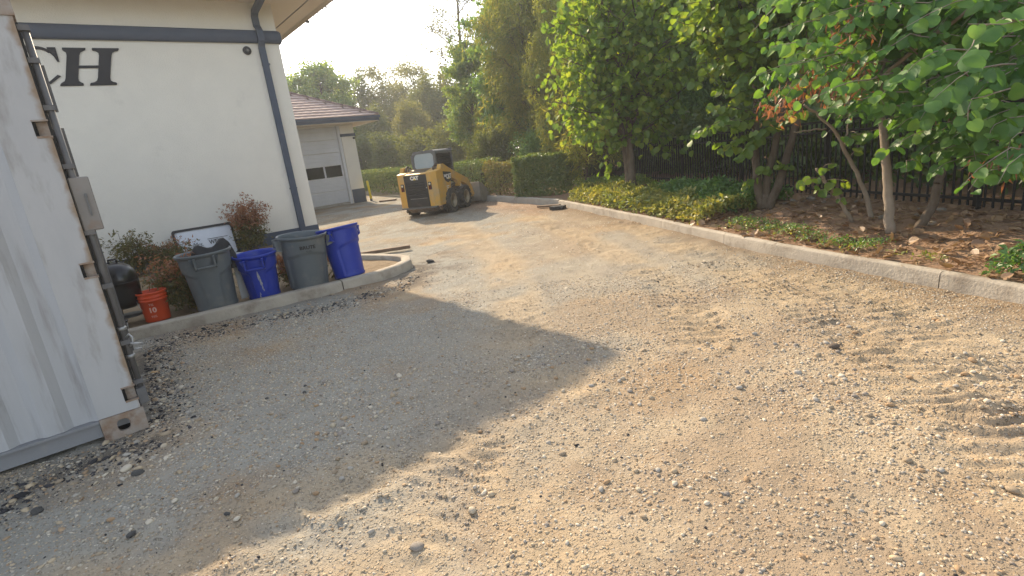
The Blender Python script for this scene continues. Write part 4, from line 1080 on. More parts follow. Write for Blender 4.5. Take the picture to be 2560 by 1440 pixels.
# lift arms
for s in (1, -1):
    a = MB()
    arm = [(-1.02, 1.46), (-.93, 1.60), (-.80, 1.60), (-.20, 1.36), (.55, 1.12), (.98, .98), (1.28, .62), (1.40, .38), (1.26, .30), (1.12, .52), (.88, .80), (.45, .93), (.30, .80), (.16, .82), (.10, 1.0), (-.28, 1.10), (-.85, 1.36)]
    # split concave outline into convex-ish quads along the arm
    up = [(-1.02, 1.46), (-.93, 1.60), (-.80, 1.60), (-.20, 1.36), (.16, 1.25), (.55, 1.12), (.98, .98), (1.28, .62), (1.40, .38)]
    dn = [(-1.02, 1.42), (-.90, 1.38), (-.82, 1.34), (-.28, 1.12), (.10, .98), (.45, .92), (.86, .78), (1.12, .50), (1.26, .30)]
    for i in range(len(up)-1): a.prism([dn[i], dn[i+1], up[i+1], up[i]], s*.60, s*.74)
    a.prism([(.10, .985), (.16, .80), (.30, .78), (.45, .925)], s*.61, s*.73)
    am = a.build('lift_arm', M_yellow, ld)
    MB().lathe([(.045, -.01), (.045, .16), (.03, .17)], 14, rotM(rx=math.pi/2*s, loc=(-.87, s*.59, 1.49))).build('pivot_pin', M_rim, am)
    MB().tube([(-.55, s*.55, .78), (.15, s*.60, .90)], .05, 10).tube([(.15, s*.60, .90), (.5, s*.62, .98)], .028, 10).build('hydraulic_cylinder', M_cabgrey, ld)
    MB().tube([(-1.05, s*.50, 1.40), (-1.0, s*.50, 1.54), (-.88, s*.52, 1.62), (-.74, s*.53, 1.60), (-.66, s*.54, 1.50)], .030, 8).tube([(-1.0, s*.44, 1.40), (-.94, s*.44, 1.53), (-.82, s*.46, 1.58), (-.70, s*.47, 1.52)], .026, 8).build('hydraulic_hose', M_hose, ld)
    MB().box(-.10, .62, s*.44, s*.60, .62, .70).build('step_plate', M_cabgrey, ld)
MB().box(1.18, 1.30, -.60, .60, .34, .44).box(1.2, 1.34, -.5, .5, .12, .50).build('quick_coupler', M_loaderblack, ld)
# bucket attachment
prof_ = [(1.34, .72), (1.36, .20), (1.44, .07), (2.15, .02), (2.36, .02)]
bk2 = MB()
V = []; 
for (x, z) in prof_: V += [(x, -.96, z), (x, .96, z)]
for (x, z) in prof_[::-1]: V += [(x+.02, -.96, z+.02), (x+.02, .96, z+.02)]
F = [(2*i, 2*i+2, 2*i+3, 2*i+1) for i in range(9)]+[(18, 0, 1, 19)]
bk2.add(V, F)
for s in (1, -1): bk2.prism([(1.335, .70), (1.355, .20), (1.44, .06), (2.15, .015), (2.36, .015), (2.26, .34), (1.60, .70), (1.36, .76)], s*.95, s*.975)
bk2.box(1.33, 1.42, -.96, .96, .70, .755)
bko = bk2.build('bucket_attachment', M_bucketsteel, ld, (.04, 0, .03))
MB().box(1.325, 1.345, -.94, .94, .74, .762).build('bucket_edge', M_galv, bko)
# wheels
def wheel(x, y, name='wheel'):
    e = bpy.data.objects.new(name, None); COL.objects.link(e); e.parent = ld; e.location = (x, y, .395); e.rotation_euler = (0, 0, 0 if y > 0 else math.pi)
    return e
RT_, WT_ = .375, .27
ty = MB(); My = rotM(rx=-math.pi/2)
ty.lathe([(.225, -.115), (.245, -.130), (.30, -.140), (.345, -.130), (.366, -.105), (.370, 0), (.366, .105), (.345, .130), (.30, .140), (.245, .130), (.225, .115)], 40, My)
for k in range(15):
    for s in (1, -1):
        t = 2*math.pi*(k+(.5 if s > 0 else 0))/15
        M = rotM(ry=t)
        # chevron lug from the shoulder toward the centre line
        for (y0, y1, off0, off1) in ((.142, .075, 0, .03), (.075, .0, .03, .10)):
            V = []
            for (yy_, oo) in ((y0, off0), (y1, off1)):
                rr0 = .366 if yy_ < .12 else .30; rr1 = .403 if yy_ < .12 else .392
                for (tt, r_) in ((-.055, rr0), (.055, rr0), (.042, rr1), (-.042, rr1)): 
                    an = tt/.37*1.0+oo/.37; V.append((r_*math.sin(an), s*yy_, r_*math.cos(an)))
            ty.add(V, [(0, 1, 2, 3), (7, 6, 5, 4), (0, 4, 5, 1), (1, 5, 6, 2), (2, 6, 7, 3), (3, 7, 4, 0)], False, M)
tyre_o = None
ri = MB().lathe([(.235, .125), (.222, .128), (.210, .10), (.200, .02), (.190, -.02), (.12, -.04), (.10, -.02), (.09, .02), (.0001, .03)], 32, My)
for x in (-.54, .52):
    for y in (.695, -.695):
        e = wheel(x, y)
        if tyre_o is None: tyre_o = ty.build('tyre', M_tyre, e); rim_o = ri.build('rim', M_rim, e)
        else: link('tyre', tyre_o.data, None, e, None, (0, random.uniform(0, 1), 0)); link('rim', rim_o.data, None, e)

# ------------------------------------------------------------------ planted bed
KALL = np.concatenate([KERB_R, KERB_F[1:]])
KP = resample(KALL, .22)
KT = np.gradient(KP, axis=0); KT /= np.linalg.norm(KT, axis=1)[:, None]
for _ in range(14): KT[1:-1] = (KT[:-2]+KT[1:-1]+KT[2:])/3
KT /= np.linalg.norm(KT, axis=1)[:, None]
KN = np.stack([KT[:, 1], -KT[:, 0]], 1)
offs = np.concatenate([np.arange(.13, 3.4, .11), [3.7, 4.2, 5, 6.5, 9, 14, 24, 45]])
def bed_z(x, y, d):
    return .125+.13*sstep(.2, 1.7, d)+.10*(fbm(x, y, .55, 4, 401)-.5)*sstep(.1, .6, d)+.05*(fbm(x, y, .14, 3, 405)-.5)*sstep(.1, .5, d)
BX = KP[:, None, 0]+KN[:, None, 0]*offs; BY = KP[:, None, 1]+KN[:, None, 1]*offs
BZ = bed_z(BX, BY, np.broadcast_to(offs, BX.shape))
nb, mb = BX.shape; ib = np.arange(nb*mb).reshape(nb, mb)
bf = np.stack([ib[:-1, :-1], ib[:-1, 1:], ib[1:, 1:], ib[1:, :-1]], -1).reshape(-1, 4)
BED = tag(link('planting_bed', np_mesh('planting_bed', np.stack([BX, BY, BZ], -1).reshape(-1, 3), [bf], True), M_mulch), 'brown mulch bed behind the long kerb', None, None, 'structure')
def bedpt(i, d):
    i = np.asarray(i); d = np.asarray(d, float)
    x = KP[i, 0]+KN[i, 0]*d; y = KP[i, 1]+KN[i, 1]*d
    return x, y, bed_z(x, y, d)
KI = np.arange(len(KP))
def ki_of(y0, y1): return KI[(KP[:, 1] >= y0) & (KP[:, 1] <= y1) & (KP[:, 0] > -20)]

# ------------------------------------------------------------------ leaf machinery
def T_oval(w=.5, fold=.08): return np.array([(0, 0, 0), (w/2, .42, fold), (0, 1, -.05), (-w/2, .42, fold)]), [np.array([(0, 1, 2), (0, 2, 3)])]
def T_lance(w=.16): return np.array([(0, 0, 0), (w/2, .35, .02), (0, 1, -.12), (-w/2, .35, .02)]), [np.array([(0, 1, 2), (0, 2, 3)])]
def T_heart(f=.10):
    V = np.array([(0, .07, 0), (.20, -.02, f*.3), (.44, .14, f*.8), (.50, .42, f), (.33, .76, f*.6), (0, 1.0, -.06), (-.33, .76, f*.6), (-.50, .42, f), (-.44, .14, f*.8), (-.20, -.02, f*.3)])
    return V, [np.array([(0, 1, 2, 3, 4, 5), (0, 5, 6, 7, 8, 9)])]
def T_palm():   # three lobed leaf
    V = np.array([(0, 0, 0), (.18, .22, .03), (.52, .42, .05), (.2, .5, .0), (0, 1, -.06), (-.2, .5, .0), (-.52, .42, .05), (-.18, .22, .03)])
    return V, [np.array([(0, 1, 2, 3), (0, 5, 6, 7)]), np.array([(0, 3, 4, 5)])]
def unit(a): return a/np.maximum(np.linalg.norm(a, axis=-1, keepdims=True), 1e-9)
def leaf_arrays(P, D, Nn, S, T):
    V, Fs = T; D = unit(D); X = unit(np.cross(D, Nn)); N2 = np.cross(X, D)
    k = len(V)
    W = P[:, None, :]+S[:, None, None]*(V[None, :, 0:1]*X[:, None]+V[None, :, 1:2]*D[:, None]+V[None, :, 2:3]*N2[:, None])
    b = (np.arange(len(P))*k)[:, None, None]
    return W.reshape(-1, 3), [(f[None]+b).reshape(-1, f.shape[1]) for f in Fs]
def leaf_mesh(name, P, D, Nn, S, T):
    V, F = leaf_arrays(np.asarray(P), np.asarray(D), np.asarray(Nn), np.asarray(S), T); return np_mesh(name, V, F, False)
class Tree:
    """grows a trunk mesh and leaf clusters in local coordinates"""
    def __init__(s, seed): s.r = np.random.default_rng(seed); s.m = MB(); s.C = []; s.Dr = []
    def curve(s, a, b, bow, n=6):
        a = np.array(a, float); b = np.array(b, float); L = np.linalg.norm(b-a); o = s.r.normal(0, .07*L, 3)+np.array([0, 0, bow*L])
        t = np.linspace(0, 1, n)[:, None]; return a*(1-t)+b*t+o*(4*t*(1-t))+s.r.normal(0, .012*L, (n, 3))*(t*(1-t)*4)
    def branch(s, pts, r0, r1, n=7): s.m.tube([tuple(p) for p in pts], list(np.linspace(r0, r1, len(pts))), n, True)
    def crown(s, stem, r0, center, rad, nl, twigs=6, tw=.45, clusters=3, droop=0., low=.35, stemr=.6):
        """limbs from stem polyline to points spread through an ellipsoid"""
        stem = np.array(stem); center = np.array(center); rad = np.array(rad)
        zs = stem[:, 2]
        for i in range(nl):
            ph = i*2.39996+s.r.uniform(-.4, .4); u = 1-2*(i+.5)/nl; u = u*.95
            q = s.r.uniform(.55, 1.0); c = math.sqrt(1-u*u)
            tip = center+rad*np.array([c*math.cos(ph), c*math.sin(ph), u])*q
            hz = tip[2]-np.hypot(*(tip[:2]-center[:2]))*s.r.uniform(.5, .9)
            hz = min(max(hz, zs[0]+(zs[-1]-zs[0])*low*.6), zs[-1])
            st = np.array([np.interp(hz, zs, stem[:, k]) for k in range(3)])
            pts = s.curve(st, tip, .10-droop*.3)
            rr = r0*stemr*max(.25, 1-(hz-zs[0])/(zs[-1]-zs[0]+1e-6)*.75)*.7
            s.branch(pts, max(rr, .012), .008, 5)
            for j in range(twigs):
                t = s.r.uniform(.35, 1.0); k = t*(len(pts)-1); a = pts[int(k)]*(1-k % 1)+pts[min(int(k)+1, len(pts)-1)]*(k % 1)
                d = unit(unit(pts[-1]-pts[0])*.6+s.r.normal(0, .75, 3)+np.array([0, 0, .25-droop]))
                L = tw*s.r.uniform(.5, 1.2); e = a+d*L+np.array([0, 0, -droop*L*.6])
                s.branch(s.curve(a, e, 0, 4), .010, .004, 4)
                for c_ in range(clusters):
                    f = s.r.uniform(.25, 1.05); s.C.append(a+(e-a)*f); s.Dr.append(d)
    def leaves(s, n, sig, size, T, name, up=.5, droop=.3, sz=(.7, 1.25), out=.5):
        C = np.array(s.C); Dr = np.array(s.Dr); i = s.r.integers(0, len(C), n)
        P = C[i]+s.r.normal(0, 1, (n, 3))*np.array(sig)
        D = unit(Dr[i]*out+s.r.normal(0, .6, (n, 3))+np.array([0, 0, -droop]))
        N2 = unit(s.r.normal(0, .65, (n, 3))+np.array([0, 0, up]))
        return leaf_mesh(name, P, D, N2, size*s.r.uniform(sz[0], sz[1], n), T)
def zat(x, y, py):
    lo, hi = -2., 60.
    for _ in range(50):
        m = (lo+hi)/2
        if proj((x, y, m))[1] > py: lo = m
        else: hi = m
    return lo
def spot(px, depth):
    q = at(px, 430-.123*(px-640), depth); return q[0], q[1]

L_dark = leafmat('leaf_dark_green', [(.078, .154, .052), (.131, .244, .068), (.193, .321, .078), (.259, .360, .090)], .35)
L_mid = leafmat('leaf_mid_green', [(.103, .184, .051), (.162, .264, .065), (.253, .343, .080), (.366, .389, .091)], .42)
L_olive = leafmat('leaf_olive', [(.092, .124, .038), (.130, .162, .045), (.178, .200, .054), (.227, .221, .065)], .40)
L_olive2 = leafmat('leaf_dull_olive', [(.065, .095, .032), (.095, .13, .04), (.13, .16, .046), (.17, .175, .055)], .40)
L_pale = leafmat('leaf_pale_olive', [(.132, .154, .061), (.182, .198, .072), (.231, .231, .088), (.286, .242, .099)], .40)
L_willow = leafmat('leaf_willow', [(.121, .158, .037), (.189, .228, .045), (.273, .287, .053), (.363, .303, .068)], .48)
L_round = leafmat('leaf_round_light', [(.087, .166, .035), (.142, .244, .044), (.221, .323, .055), (.345, .368, .063)], .52, gloss=.03)
L_redbud = leafmat('leaf_redbud', [(.055, .138, .033), (.083, .193, .042), (.121, .248, .053), (.187, .286, .061)], .46, gloss=.03)
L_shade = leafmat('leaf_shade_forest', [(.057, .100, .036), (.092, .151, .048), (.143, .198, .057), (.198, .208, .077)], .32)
L_hedge = leafmat('leaf_hedge', [(.058, .111, .028), (.106, .174, .039), (.164, .221, .050), (.250, .270, .067)], .30, gloss=.09, clump=2.5)
L_reddish = leafmat('leaf_reddish', [(.10, .13, .035), (.16, .17, .05), (.20, .18, .06), (.20, .12, .06)], .35, clump=3)
L_cover = leafmat('leaf_ground_cover', [(.111, .158, .034), (.204, .250, .052), (.352, .352, .084), (.536, .452, .148)], .35, clump=1.8, gloss=.07)
L_cover2 = leafmat('leaf_ground_cover_green', [(.050, .124, .029), (.084, .184, .041), (.142, .267, .058), (.233, .333, .075)], .35, clump=1.8, gloss=.06)
L_nand_r = leafmat('leaf_nandina_red', [(.20, .085, .045), (.30, .135, .065), (.37, .19, .09), (.27, .18, .075)], .35, clump=4, tcol=(1.4, 1.0, .7))
L_nand_g = leafmat('leaf_nandina_green', [(.05, .075, .02), (.10, .11, .03), (.17, .14, .04), (.22, .12, .045)], .35, clump=4)
L_dead = leafmat('leaf_dead_brown', [(.19, .085, .042), (.26, .12, .055), (.32, .165, .08), (.24, .12, .065)], .35, clump=5, tcol=(1.4, 1.0, .6))
L_yellow = leafmat('leaf_yellow', [(.42, .36, .05), (.55, .42, .08), (.60, .38, .09)], .4, tcol=(1.3, 1.1, .5))
L_litter = leafmat('leaf_litter', [(.20, .115, .065), (.27, .165, .095), (.34, .225, .13), (.42, .31, .19)], .1, clump=3)

# ---- prototypes of background trees (thing = Empty > trunk, crown)
def bg_tree(kind, seed):
    t = Tree(seed)
    if kind == 'olive':
        st = [(0, 0, -.3), (.1, .05, 2.5), (.0, .2, 5.0), (.15, .1, 8.2)]; t.branch(t.curve(st[0], st[2], 0), .17, .11); t.branch(np.array(st[2:]), .11, .03)
        t.crown(st, .16, (0, 0, 5.6), (2.5, 2.5, 3.9), 34, 7, .9, 3, .05); c = t.leaves(19000, (.30, .30, .26), .20, T_oval(.6), 'crown')
        mt = L_olive
    elif kind == 'pale':
        st = [(0, 0, -.3), (-.1, .05, 2.5), (.1, .1, 5.0), (.0, .1, 7.9)]; t.branch(t.curve(st[0], st[2], 0), .15, .10); t.branch(np.array(st[2:]), .10, .03)
        t.crown(st, .15, (0, 0, 5.4), (2.6, 2.6, 4.0), 30, 7, 1.0, 3, .10); c = t.leaves(15000, (.34, .34, .28), .19, T_oval(.55), 'crown')
        mt = L_pale
    elif kind == 'cotton':
        st = [(0, 0, -.3), (.1, 0, 3), (-.1, .1, 6), (0, 0, 9.6)]; t.branch(t.curve(st[0], st[2], 0), .18, .12); t.branch(np.array(st[2:]), .12, .03)
        t.crown(st, .18, (0, 0, 6.6), (2.0, 2.0, 3.6), 26, 7, .8, 3, .0); c = t.leaves(15000, (.26, .26, .22), .19, T_oval(.85), 'crown')
        mt = L_mid
    elif kind == 'maple':
        st = [(0, 0, -.3), (.1, 0, 2), (.0, .1, 4.5), (0, 0, 8.4)]; t.branch(t.curve(st[0], st[2], 0), .17, .12); t.branch(np.array(st[2:]), .12, .03)
        t.crown(st, .17, (0, 0, 4.9), (2.5, 2.5, 4.2), 40, 6, .75, 3, .0, .1); c = t.leaves(24000, (.24, .24, .10), .21, T_palm(), 'crown', .9, .2)
        mt = L_dark
    elif kind == 'bushy':
        st = [(0, 0, -.3), (0, .05, .8), (.05, 0, 1.8), (0, 0, 3.0)]; t.branch(np.array(st), .08, .02)
        t.crown(st, .10, (0, 0, 1.75), (2.1, 2.1, 1.9), 30, 6, .6, 3, .0, .05); c = t.leaves(15000, (.20, .20, .18), .15, T_oval(.55), 'crown')
        mt = L_olive
    elif kind == 'bare':
        st = [(0, 0, -.3), (.2, .0, 4), (.1, .2, 8), (.3, .1, 12)]; t.branch(t.curve(st[0], st[2], 0), .13, .07); t.branch(np.array(st[2:]), .07, .02)
        t.crown(st, .12, (.2, .1, 8.6), (2.0, 2.0, 3.9), 30, 10, 1.0, 3, -.2, .1); c = t.leaves(7000, (.22, .22, .25), .11, T_oval(.45), 'crown')
        mt = L_pale
    elif kind == 'willow':
        st = [(0, 0, -.3), (.15, .0, 2), (.0, .2, 4.5), (.1, .1, 7.8)]; t.branch(t.curve(st[0], st[2], 0), .13, .09); t.branch(np.array(st[2:]), .09, .02)
        t.crown(st, .13, (0, 0, 4.4), (2.2, 2.2, 3.9), 36, 7, .8, 4, .45, .1); c = t.leaves(26000, (.17, .17, .2), .20, T_lance(.2), 'crown', .3, .7, (.7, 1.3), .8)
        mt = L_willow
    elif kind == 'shade':
        st = [(0, 0, -.3), (.15, .0, 2), (-.1, .2, 4.5), (.1, .1, 8.5)]; t.branch(t.curve(st[0], st[2], 0), .15, .11); t.branch(np.array(st[2:]), .11, .02)
        t.crown(st, .15, (0, 0, 5.2), (2.8, 2.8, 3.9), 42, 7, .9, 3, .15, .15); c = t.leaves(30000, (.27, .27, .22), .18, T_oval(.55), 'crown', .6, .4)
        mt = L_shade
    return t.m, c, mt
PROTO = {}
GT = 'trees around the far side of the yard'
def put_tree(kind, px, depth, ytop, name, label, mt=None, bark=None, wide=1.0, group=GT, rz=None):
    x, y = spot(px, depth)
    H0 = {'olive': 9.5, 'pale': 9.4, 'cotton': 10.2, 'maple': 9.1, 'bushy': 3.65, 'bare': 13., 'willow': 8.3, 'shade': 9.1}[kind]
    z = zat(x, y, ytop)-.1; s = z/H0
    e = empty(name, (x, y, .12), random.uniform(0, 6.28) if rz is None else rz, label, 'tree' if kind != 'bushy' else 'shrub', group)
    e.scale = (s*wide, s*wide, s)
    if kind not in PROTO:
        m, c, mm = bg_tree(kind, 500+len(PROTO)); o = m.build('trunk', bark or M_bark, e); PROTO[kind] = (o.data, c, mm)
    else: o = link('trunk', PROTO[kind][0], None, e)
    c = PROTO[kind][1]; mm = mt or PROTO[kind][2]
    key = (kind, mm.name)
    if key not in PROTO:
        d = c if len(c.materials) == 0 else c.copy()
        d.materials.clear(); d.materials.append(mm); PROTO[key] = d
    link('crown', PROTO[key], None, e)
    return e
# far line, left to right
put_tree('cotton', 742, 44, 172, 'cottonwood_tree', 'small leafy green tree directly above the near end of the garage roof', L_mid, wide=1.05)
put_tree('cotton', 838, 47, 132, 'cottonwood_tree', 'tall upright green tree standing clear against the sky behind the garage', L_mid, wide=1.15)
put_tree('olive', 905, 52, 182, 'olive_green_tree', 'yellowish olive tree right of the tall upright tree behind the garage')
put_tree('pale', 985, 54, 160, 'pale_tree', 'pale hazy tree behind the loader cab, its thin top against the sky')
put_tree('pale', 1060, 50, 150, 'pale_tree', 'pale yellow tree left of the big dark green tree')
put_tree('olive', 1110, 44, 175, 'olive_green_tree', 'olive tree half hidden by the big dark green tree')
put_tree('olive', 950, 42, 262, 'olive_green_tree', 'lower rounded olive tree behind the garage eave corner', L_olive)
put_tree('olive', 1040, 38, 250, 'olive_green_tree', 'broad olive tree directly behind the loader cab', L_pale)
put_tree('bushy', 900, 38, 330, 'bushy_tree', 'dark bushy shrub just right of the garage corner', L_olive2, wide=1.0)
put_tree('bushy', 975, 35, 330, 'bushy_tree', 'rounded dark shrub left of the loader cab', L_olive2, wide=.9)
put_tree('bushy', 1060, 33, 320, 'bushy_tree', 'olive shrub showing above the loader cab', L_olive, wide=.9)
put_tree('bushy', 1135, 30, 300, 'bushy_tree', 'light green shrub right of the loader cab', L_olive, wide=.9)
put_tree('bare', 1175, 30, -90, 'thin_tall_tree', 'tall nearly bare tree with fine twigs against the white sky', wide=1.5)
put_tree('maple', 1195, 27, 78, 'maple_tree', 'dark green layered tree left of the tallest tree, at the edge of the sky', L_mid, wide=.8)
put_tree('maple', 1305, 23, -90, 'maple_tree', 'tallest dark green tree behind the clipped hedge', L_dark, wide=.85)
put_tree('olive', 1245, 24, 215, 'olive_green_tree', 'lower yellow green tree behind the reddish bush', L_willow, wide=.9)
put_tree('bushy', 1225, 21, 320, 'bushy_tree', 'green shrub rising behind the reddish bush', L_olive2, wide=.8)
put_tree('bushy', 1350, 19.5, 310, 'bushy_tree', 'dark shrub behind the clipped hedge', L_dark, wide=.9)
put_tree('willow', 1405, 17.5, -40, 'willow_tree', 'yellow green narrow leaved tree above the end of the clipped hedge', L_willow, wide=.62)
put_tree('willow', 1500, 19, -210, 'willow_tree', 'tall narrow leaved tree behind the twin trunk tree', L_mid, wide=.8)
put_tree('willow', 1345, 21, -190, 'willow_tree', 'yellow green tree between the tallest dark tree and the narrow leaved one', L_willow, wide=.85)
put_tree('maple', 1400, 25, -170, 'maple_tree', 'green layered tree filling the sky gap above the clipped hedge', L_mid, wide=.9)
# wood behind the iron fence
GW = 'dark trees behind the iron fence'
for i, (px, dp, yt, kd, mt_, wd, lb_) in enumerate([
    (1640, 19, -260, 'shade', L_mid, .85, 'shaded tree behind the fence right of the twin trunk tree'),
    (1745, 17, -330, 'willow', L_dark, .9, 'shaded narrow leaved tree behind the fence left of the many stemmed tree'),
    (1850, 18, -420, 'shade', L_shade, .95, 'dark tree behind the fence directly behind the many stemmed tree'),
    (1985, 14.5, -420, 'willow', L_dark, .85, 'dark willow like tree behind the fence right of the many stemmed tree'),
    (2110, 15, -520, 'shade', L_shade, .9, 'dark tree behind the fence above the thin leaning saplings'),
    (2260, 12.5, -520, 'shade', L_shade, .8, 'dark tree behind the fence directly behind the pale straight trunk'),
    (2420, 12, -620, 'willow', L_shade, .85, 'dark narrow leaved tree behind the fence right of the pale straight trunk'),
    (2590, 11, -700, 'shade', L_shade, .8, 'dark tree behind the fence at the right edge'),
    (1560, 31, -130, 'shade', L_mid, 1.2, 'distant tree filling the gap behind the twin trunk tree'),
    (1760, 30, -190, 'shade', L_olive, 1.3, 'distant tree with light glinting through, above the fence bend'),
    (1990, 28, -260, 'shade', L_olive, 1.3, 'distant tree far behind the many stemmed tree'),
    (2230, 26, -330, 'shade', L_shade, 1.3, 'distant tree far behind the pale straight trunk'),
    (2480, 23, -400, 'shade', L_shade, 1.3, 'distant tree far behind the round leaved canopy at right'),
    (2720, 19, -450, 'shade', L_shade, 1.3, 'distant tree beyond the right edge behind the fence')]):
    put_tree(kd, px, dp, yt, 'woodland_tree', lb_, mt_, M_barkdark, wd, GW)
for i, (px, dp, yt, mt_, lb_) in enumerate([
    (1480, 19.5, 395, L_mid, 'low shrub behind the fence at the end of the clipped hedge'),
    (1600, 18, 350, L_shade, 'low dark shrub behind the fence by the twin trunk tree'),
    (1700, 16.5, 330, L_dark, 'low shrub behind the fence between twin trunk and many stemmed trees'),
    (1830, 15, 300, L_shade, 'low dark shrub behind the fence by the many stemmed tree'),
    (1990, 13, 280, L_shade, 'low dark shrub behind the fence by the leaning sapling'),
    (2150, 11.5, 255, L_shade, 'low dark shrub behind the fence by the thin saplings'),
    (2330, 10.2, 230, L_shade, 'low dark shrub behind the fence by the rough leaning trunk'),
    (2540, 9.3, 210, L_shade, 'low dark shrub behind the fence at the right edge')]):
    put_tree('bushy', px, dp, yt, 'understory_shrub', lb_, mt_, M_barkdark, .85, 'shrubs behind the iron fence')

# ------------------------------------------------------------------ iron fence
fl_pts = [(6.35, 1.0), (6.1, 3.0)]+[tuple(ground(px, py, .25)[:2]) for px, py in ((2500, 529), (2380, 516), (2110, 497), (1831, 471), (1640, 456))]+[(3.35, 18.6), (2.2, 22.5)]
FP = np.array(fl_pts)
def ftop(s): return np.interp(s, [0, 4.5, 14, 19, 23], [1.46, 1.45, 1.33, 1.12, 1.02])
fs_ = np.concatenate([[0], np.cumsum(np.linalg.norm(np.diff(FP, axis=0), axis=1))])
def fpt(s): return np.array([np.interp(s, fs_, FP[:, 0]), np.interp(s, fs_, FP[:, 1])])
fe = empty('iron_fence', (FP[3][0], FP[3][1], .2), 0, 'black iron picket fence between the planted bed and the dark wood', 'fence')
FO = Vector((FP[3][0], FP[3][1], .2))
def fbar(m, p, q, w_, h_):
    p = Vector(p)-FO; q = Vector(q)-FO; d = (q-p); L = d.length; d.normalize()
    s_ = d.cross(Vector((0, 0, 1))).normalized(); u = s_.cross(d)
    V = [p+s_*a*w_/2+u*b*h_/2 for a, b in ((-1, -1), (1, -1), (1, 1), (-1, 1))]+[q+s_*a*w_/2+u*b*h_/2 for a, b in ((-1, -1), (1, -1), (1, 1), (-1, 1))]
    m.add(V, [(3, 2, 1, 0), (4, 5, 6, 7), (0, 1, 5, 4), (1, 2, 6, 5), (2, 3, 7, 6), (3, 0, 4, 7)])
LT = fs_[-1]
posts = list(np.arange(.6, LT, 2.3))
for a, b in zip(posts[:-1], posts[1:]):
    for zo in (0, -.16):
        m = MB(); p, q = fpt(a+.03), fpt(b-.03); fbar(m, (p[0], p[1], ftop(a)+zo), (q[0], q[1], ftop(b)+zo), .035, .035); m.build('rail', M_iron, fe)
    m = MB(); p, q = fpt(a+.03), fpt(b-.03); fbar(m, (p[0], p[1], .37), (q[0], q[1], .37), .035, .035); m.build('rail', M_iron, fe)
pk = None
for s in posts:
    p = fpt(s); m = MB(); m.box(p[0]-FO.x-.03, p[0]-FO.x+.03, p[1]-FO.y-.03, p[1]-FO.y+.03, -.3, ftop(s)+.06-FO.z); m.build('post', M_iron, fe)
s = .7
while s < LT-.1:
    if min(abs(s-q) for q in posts) > .05:
        p = fpt(s); h = ftop(s)-.02
        if pk is None:
            o = MB().box(-.0095, .0095, -.0095, .0095, 0, 1.0).build('picket', M_iron, fe); pk = o.data
        else: o = link('picket', pk, None, fe)
        o.location = (p[0]-FO.x, p[1]-FO.y, .28-FO.z); o.scale = (1, 1, h-.28); o.rotation_euler = (0, 0, .3)
    s += .105

# ------------------------------------------------------------------ hedges and bushes behind the far kerb
def hedge(name, label, px0, px1, py0, py1, ytop, deep, n, size, mt, T, cat='hedge', rough=.10, stemcol=None, group=None, extra=None):
    A = ground(px0, py0, .15)[:2]; B = ground(px1, py1, .15)[:2]; mid = (A+B)/2
    d = (B-A); L = np.linalg.norm(d); d = d/L; nr = np.array([-d[1], d[0]]); nr = nr if nr[1] > 0 else -nr
    H = zat(*(mid+nr*deep*.2), ytop)-.12
    e = empty(name, (mid[0], mid[1], .12), 0, label, cat, group)
    r = np.random.default_rng(abs(hash(label)) % 1000 if False else len(label)*7+int(px0))
    u = r.uniform(-.5, .5, n); v = r.uniform(0, 1, n); z = r.uniform(0, 1, n)
    # push towards the shell
    f = r.integers(0, 4, n); sh = r.uniform(0, 1, n)**2*.22
    v = np.where(f <= 1, sh*.9, v); z = np.where(f == 2, 1-sh*.6, z); u = np.where(f == 3, np.sign(u)*(.5-sh*.4), u)
    P2 = mid+d*(u*L)[:, None]+nr*(v*deep)[:, None]
    bump_ = rough*(fbm(P2[:, 0]*1.0+z*.7, P2[:, 1]+z*.9, .45, 3, 17)-.5)*2
    zz_ = .04+z*(H)+bump_*z
    P = np.stack([P2[:, 0]-mid[0]+nr[0]*-bump_*.6, P2[:, 1]-mid[1]-nr[1]*bump_*.6, zz_], -1)
    out = np.stack([-nr[0]*np.ones(n), -nr[1]*np.ones(n), np.zeros(n)], -1)
    D = unit(r.normal(0, .7, (n, 3))+out*.4+np.array([0, 0, .1])); N2 = unit(r.normal(0, .6, (n, 3))+out*.5+np.array([0, 0, .6]))
    link('foliage', leaf_mesh('foliage', P, D, N2, size*r.uniform(.7, 1.3, n), T), mt, e)
    m = MB(); ns = max(4, int(L*5))
    for i in range(ns):
        t = (i+.5)/ns-.5; b = d*(t*L)+nr*deep*.45; q = b+r.normal(0, .12, 2)
        m.tube([(b[0], b[1], -.05), (q[0], q[1], H*.5), (q[0]+r.normal(0, .1), q[1]+r.normal(0, .1), H*.88)], [.02, .014, .005], 5)
        for k in range(3):
            a_ = r.uniform(0, 6.28); m.tube([(q[0], q[1], H*(.2+.2*k)), (q[0]+.25*math.cos(a_), q[1]+.25*math.sin(a_), H*(.45+.17*k))], [.010, .004], 4)
    m.build('stems', M_barkdark, e)
    return e
hedge('hedge', 'clipped green box hedge at the far kerb corner', 1290, 1418, 494, 487, 392, 1.0, 9000, .085, L_hedge, T_oval(.55), rough=.08)
hedge('bush', 'reddish thinning bush between the clipped hedge and the loader bucket', 1214, 1284, 490, 490, 408, .8, 1700, .085, L_reddish, T_oval(.55), 'bush', .16)
hedge('hedge', 'dark green hedge stretch directly behind the loader bucket', 1120, 1206, 482, 487, 408, .9, 3600, .09, L_hedge, T_oval(.55), 'hedge', .14)
hedge('hedge', 'low dark hedge between the yellow post and the loader', 895, 1000, 480, 483, 428, 1.2, 5000, .11, L_hedge, T_oval(.55), 'hedge', .12)
hedge('hedge', 'low hedge hidden mostly behind the loader body', 1005, 1118, 482, 487, 420, 1.0, 4000, .10, L_hedge, T_oval(.55), 'hedge', .12)

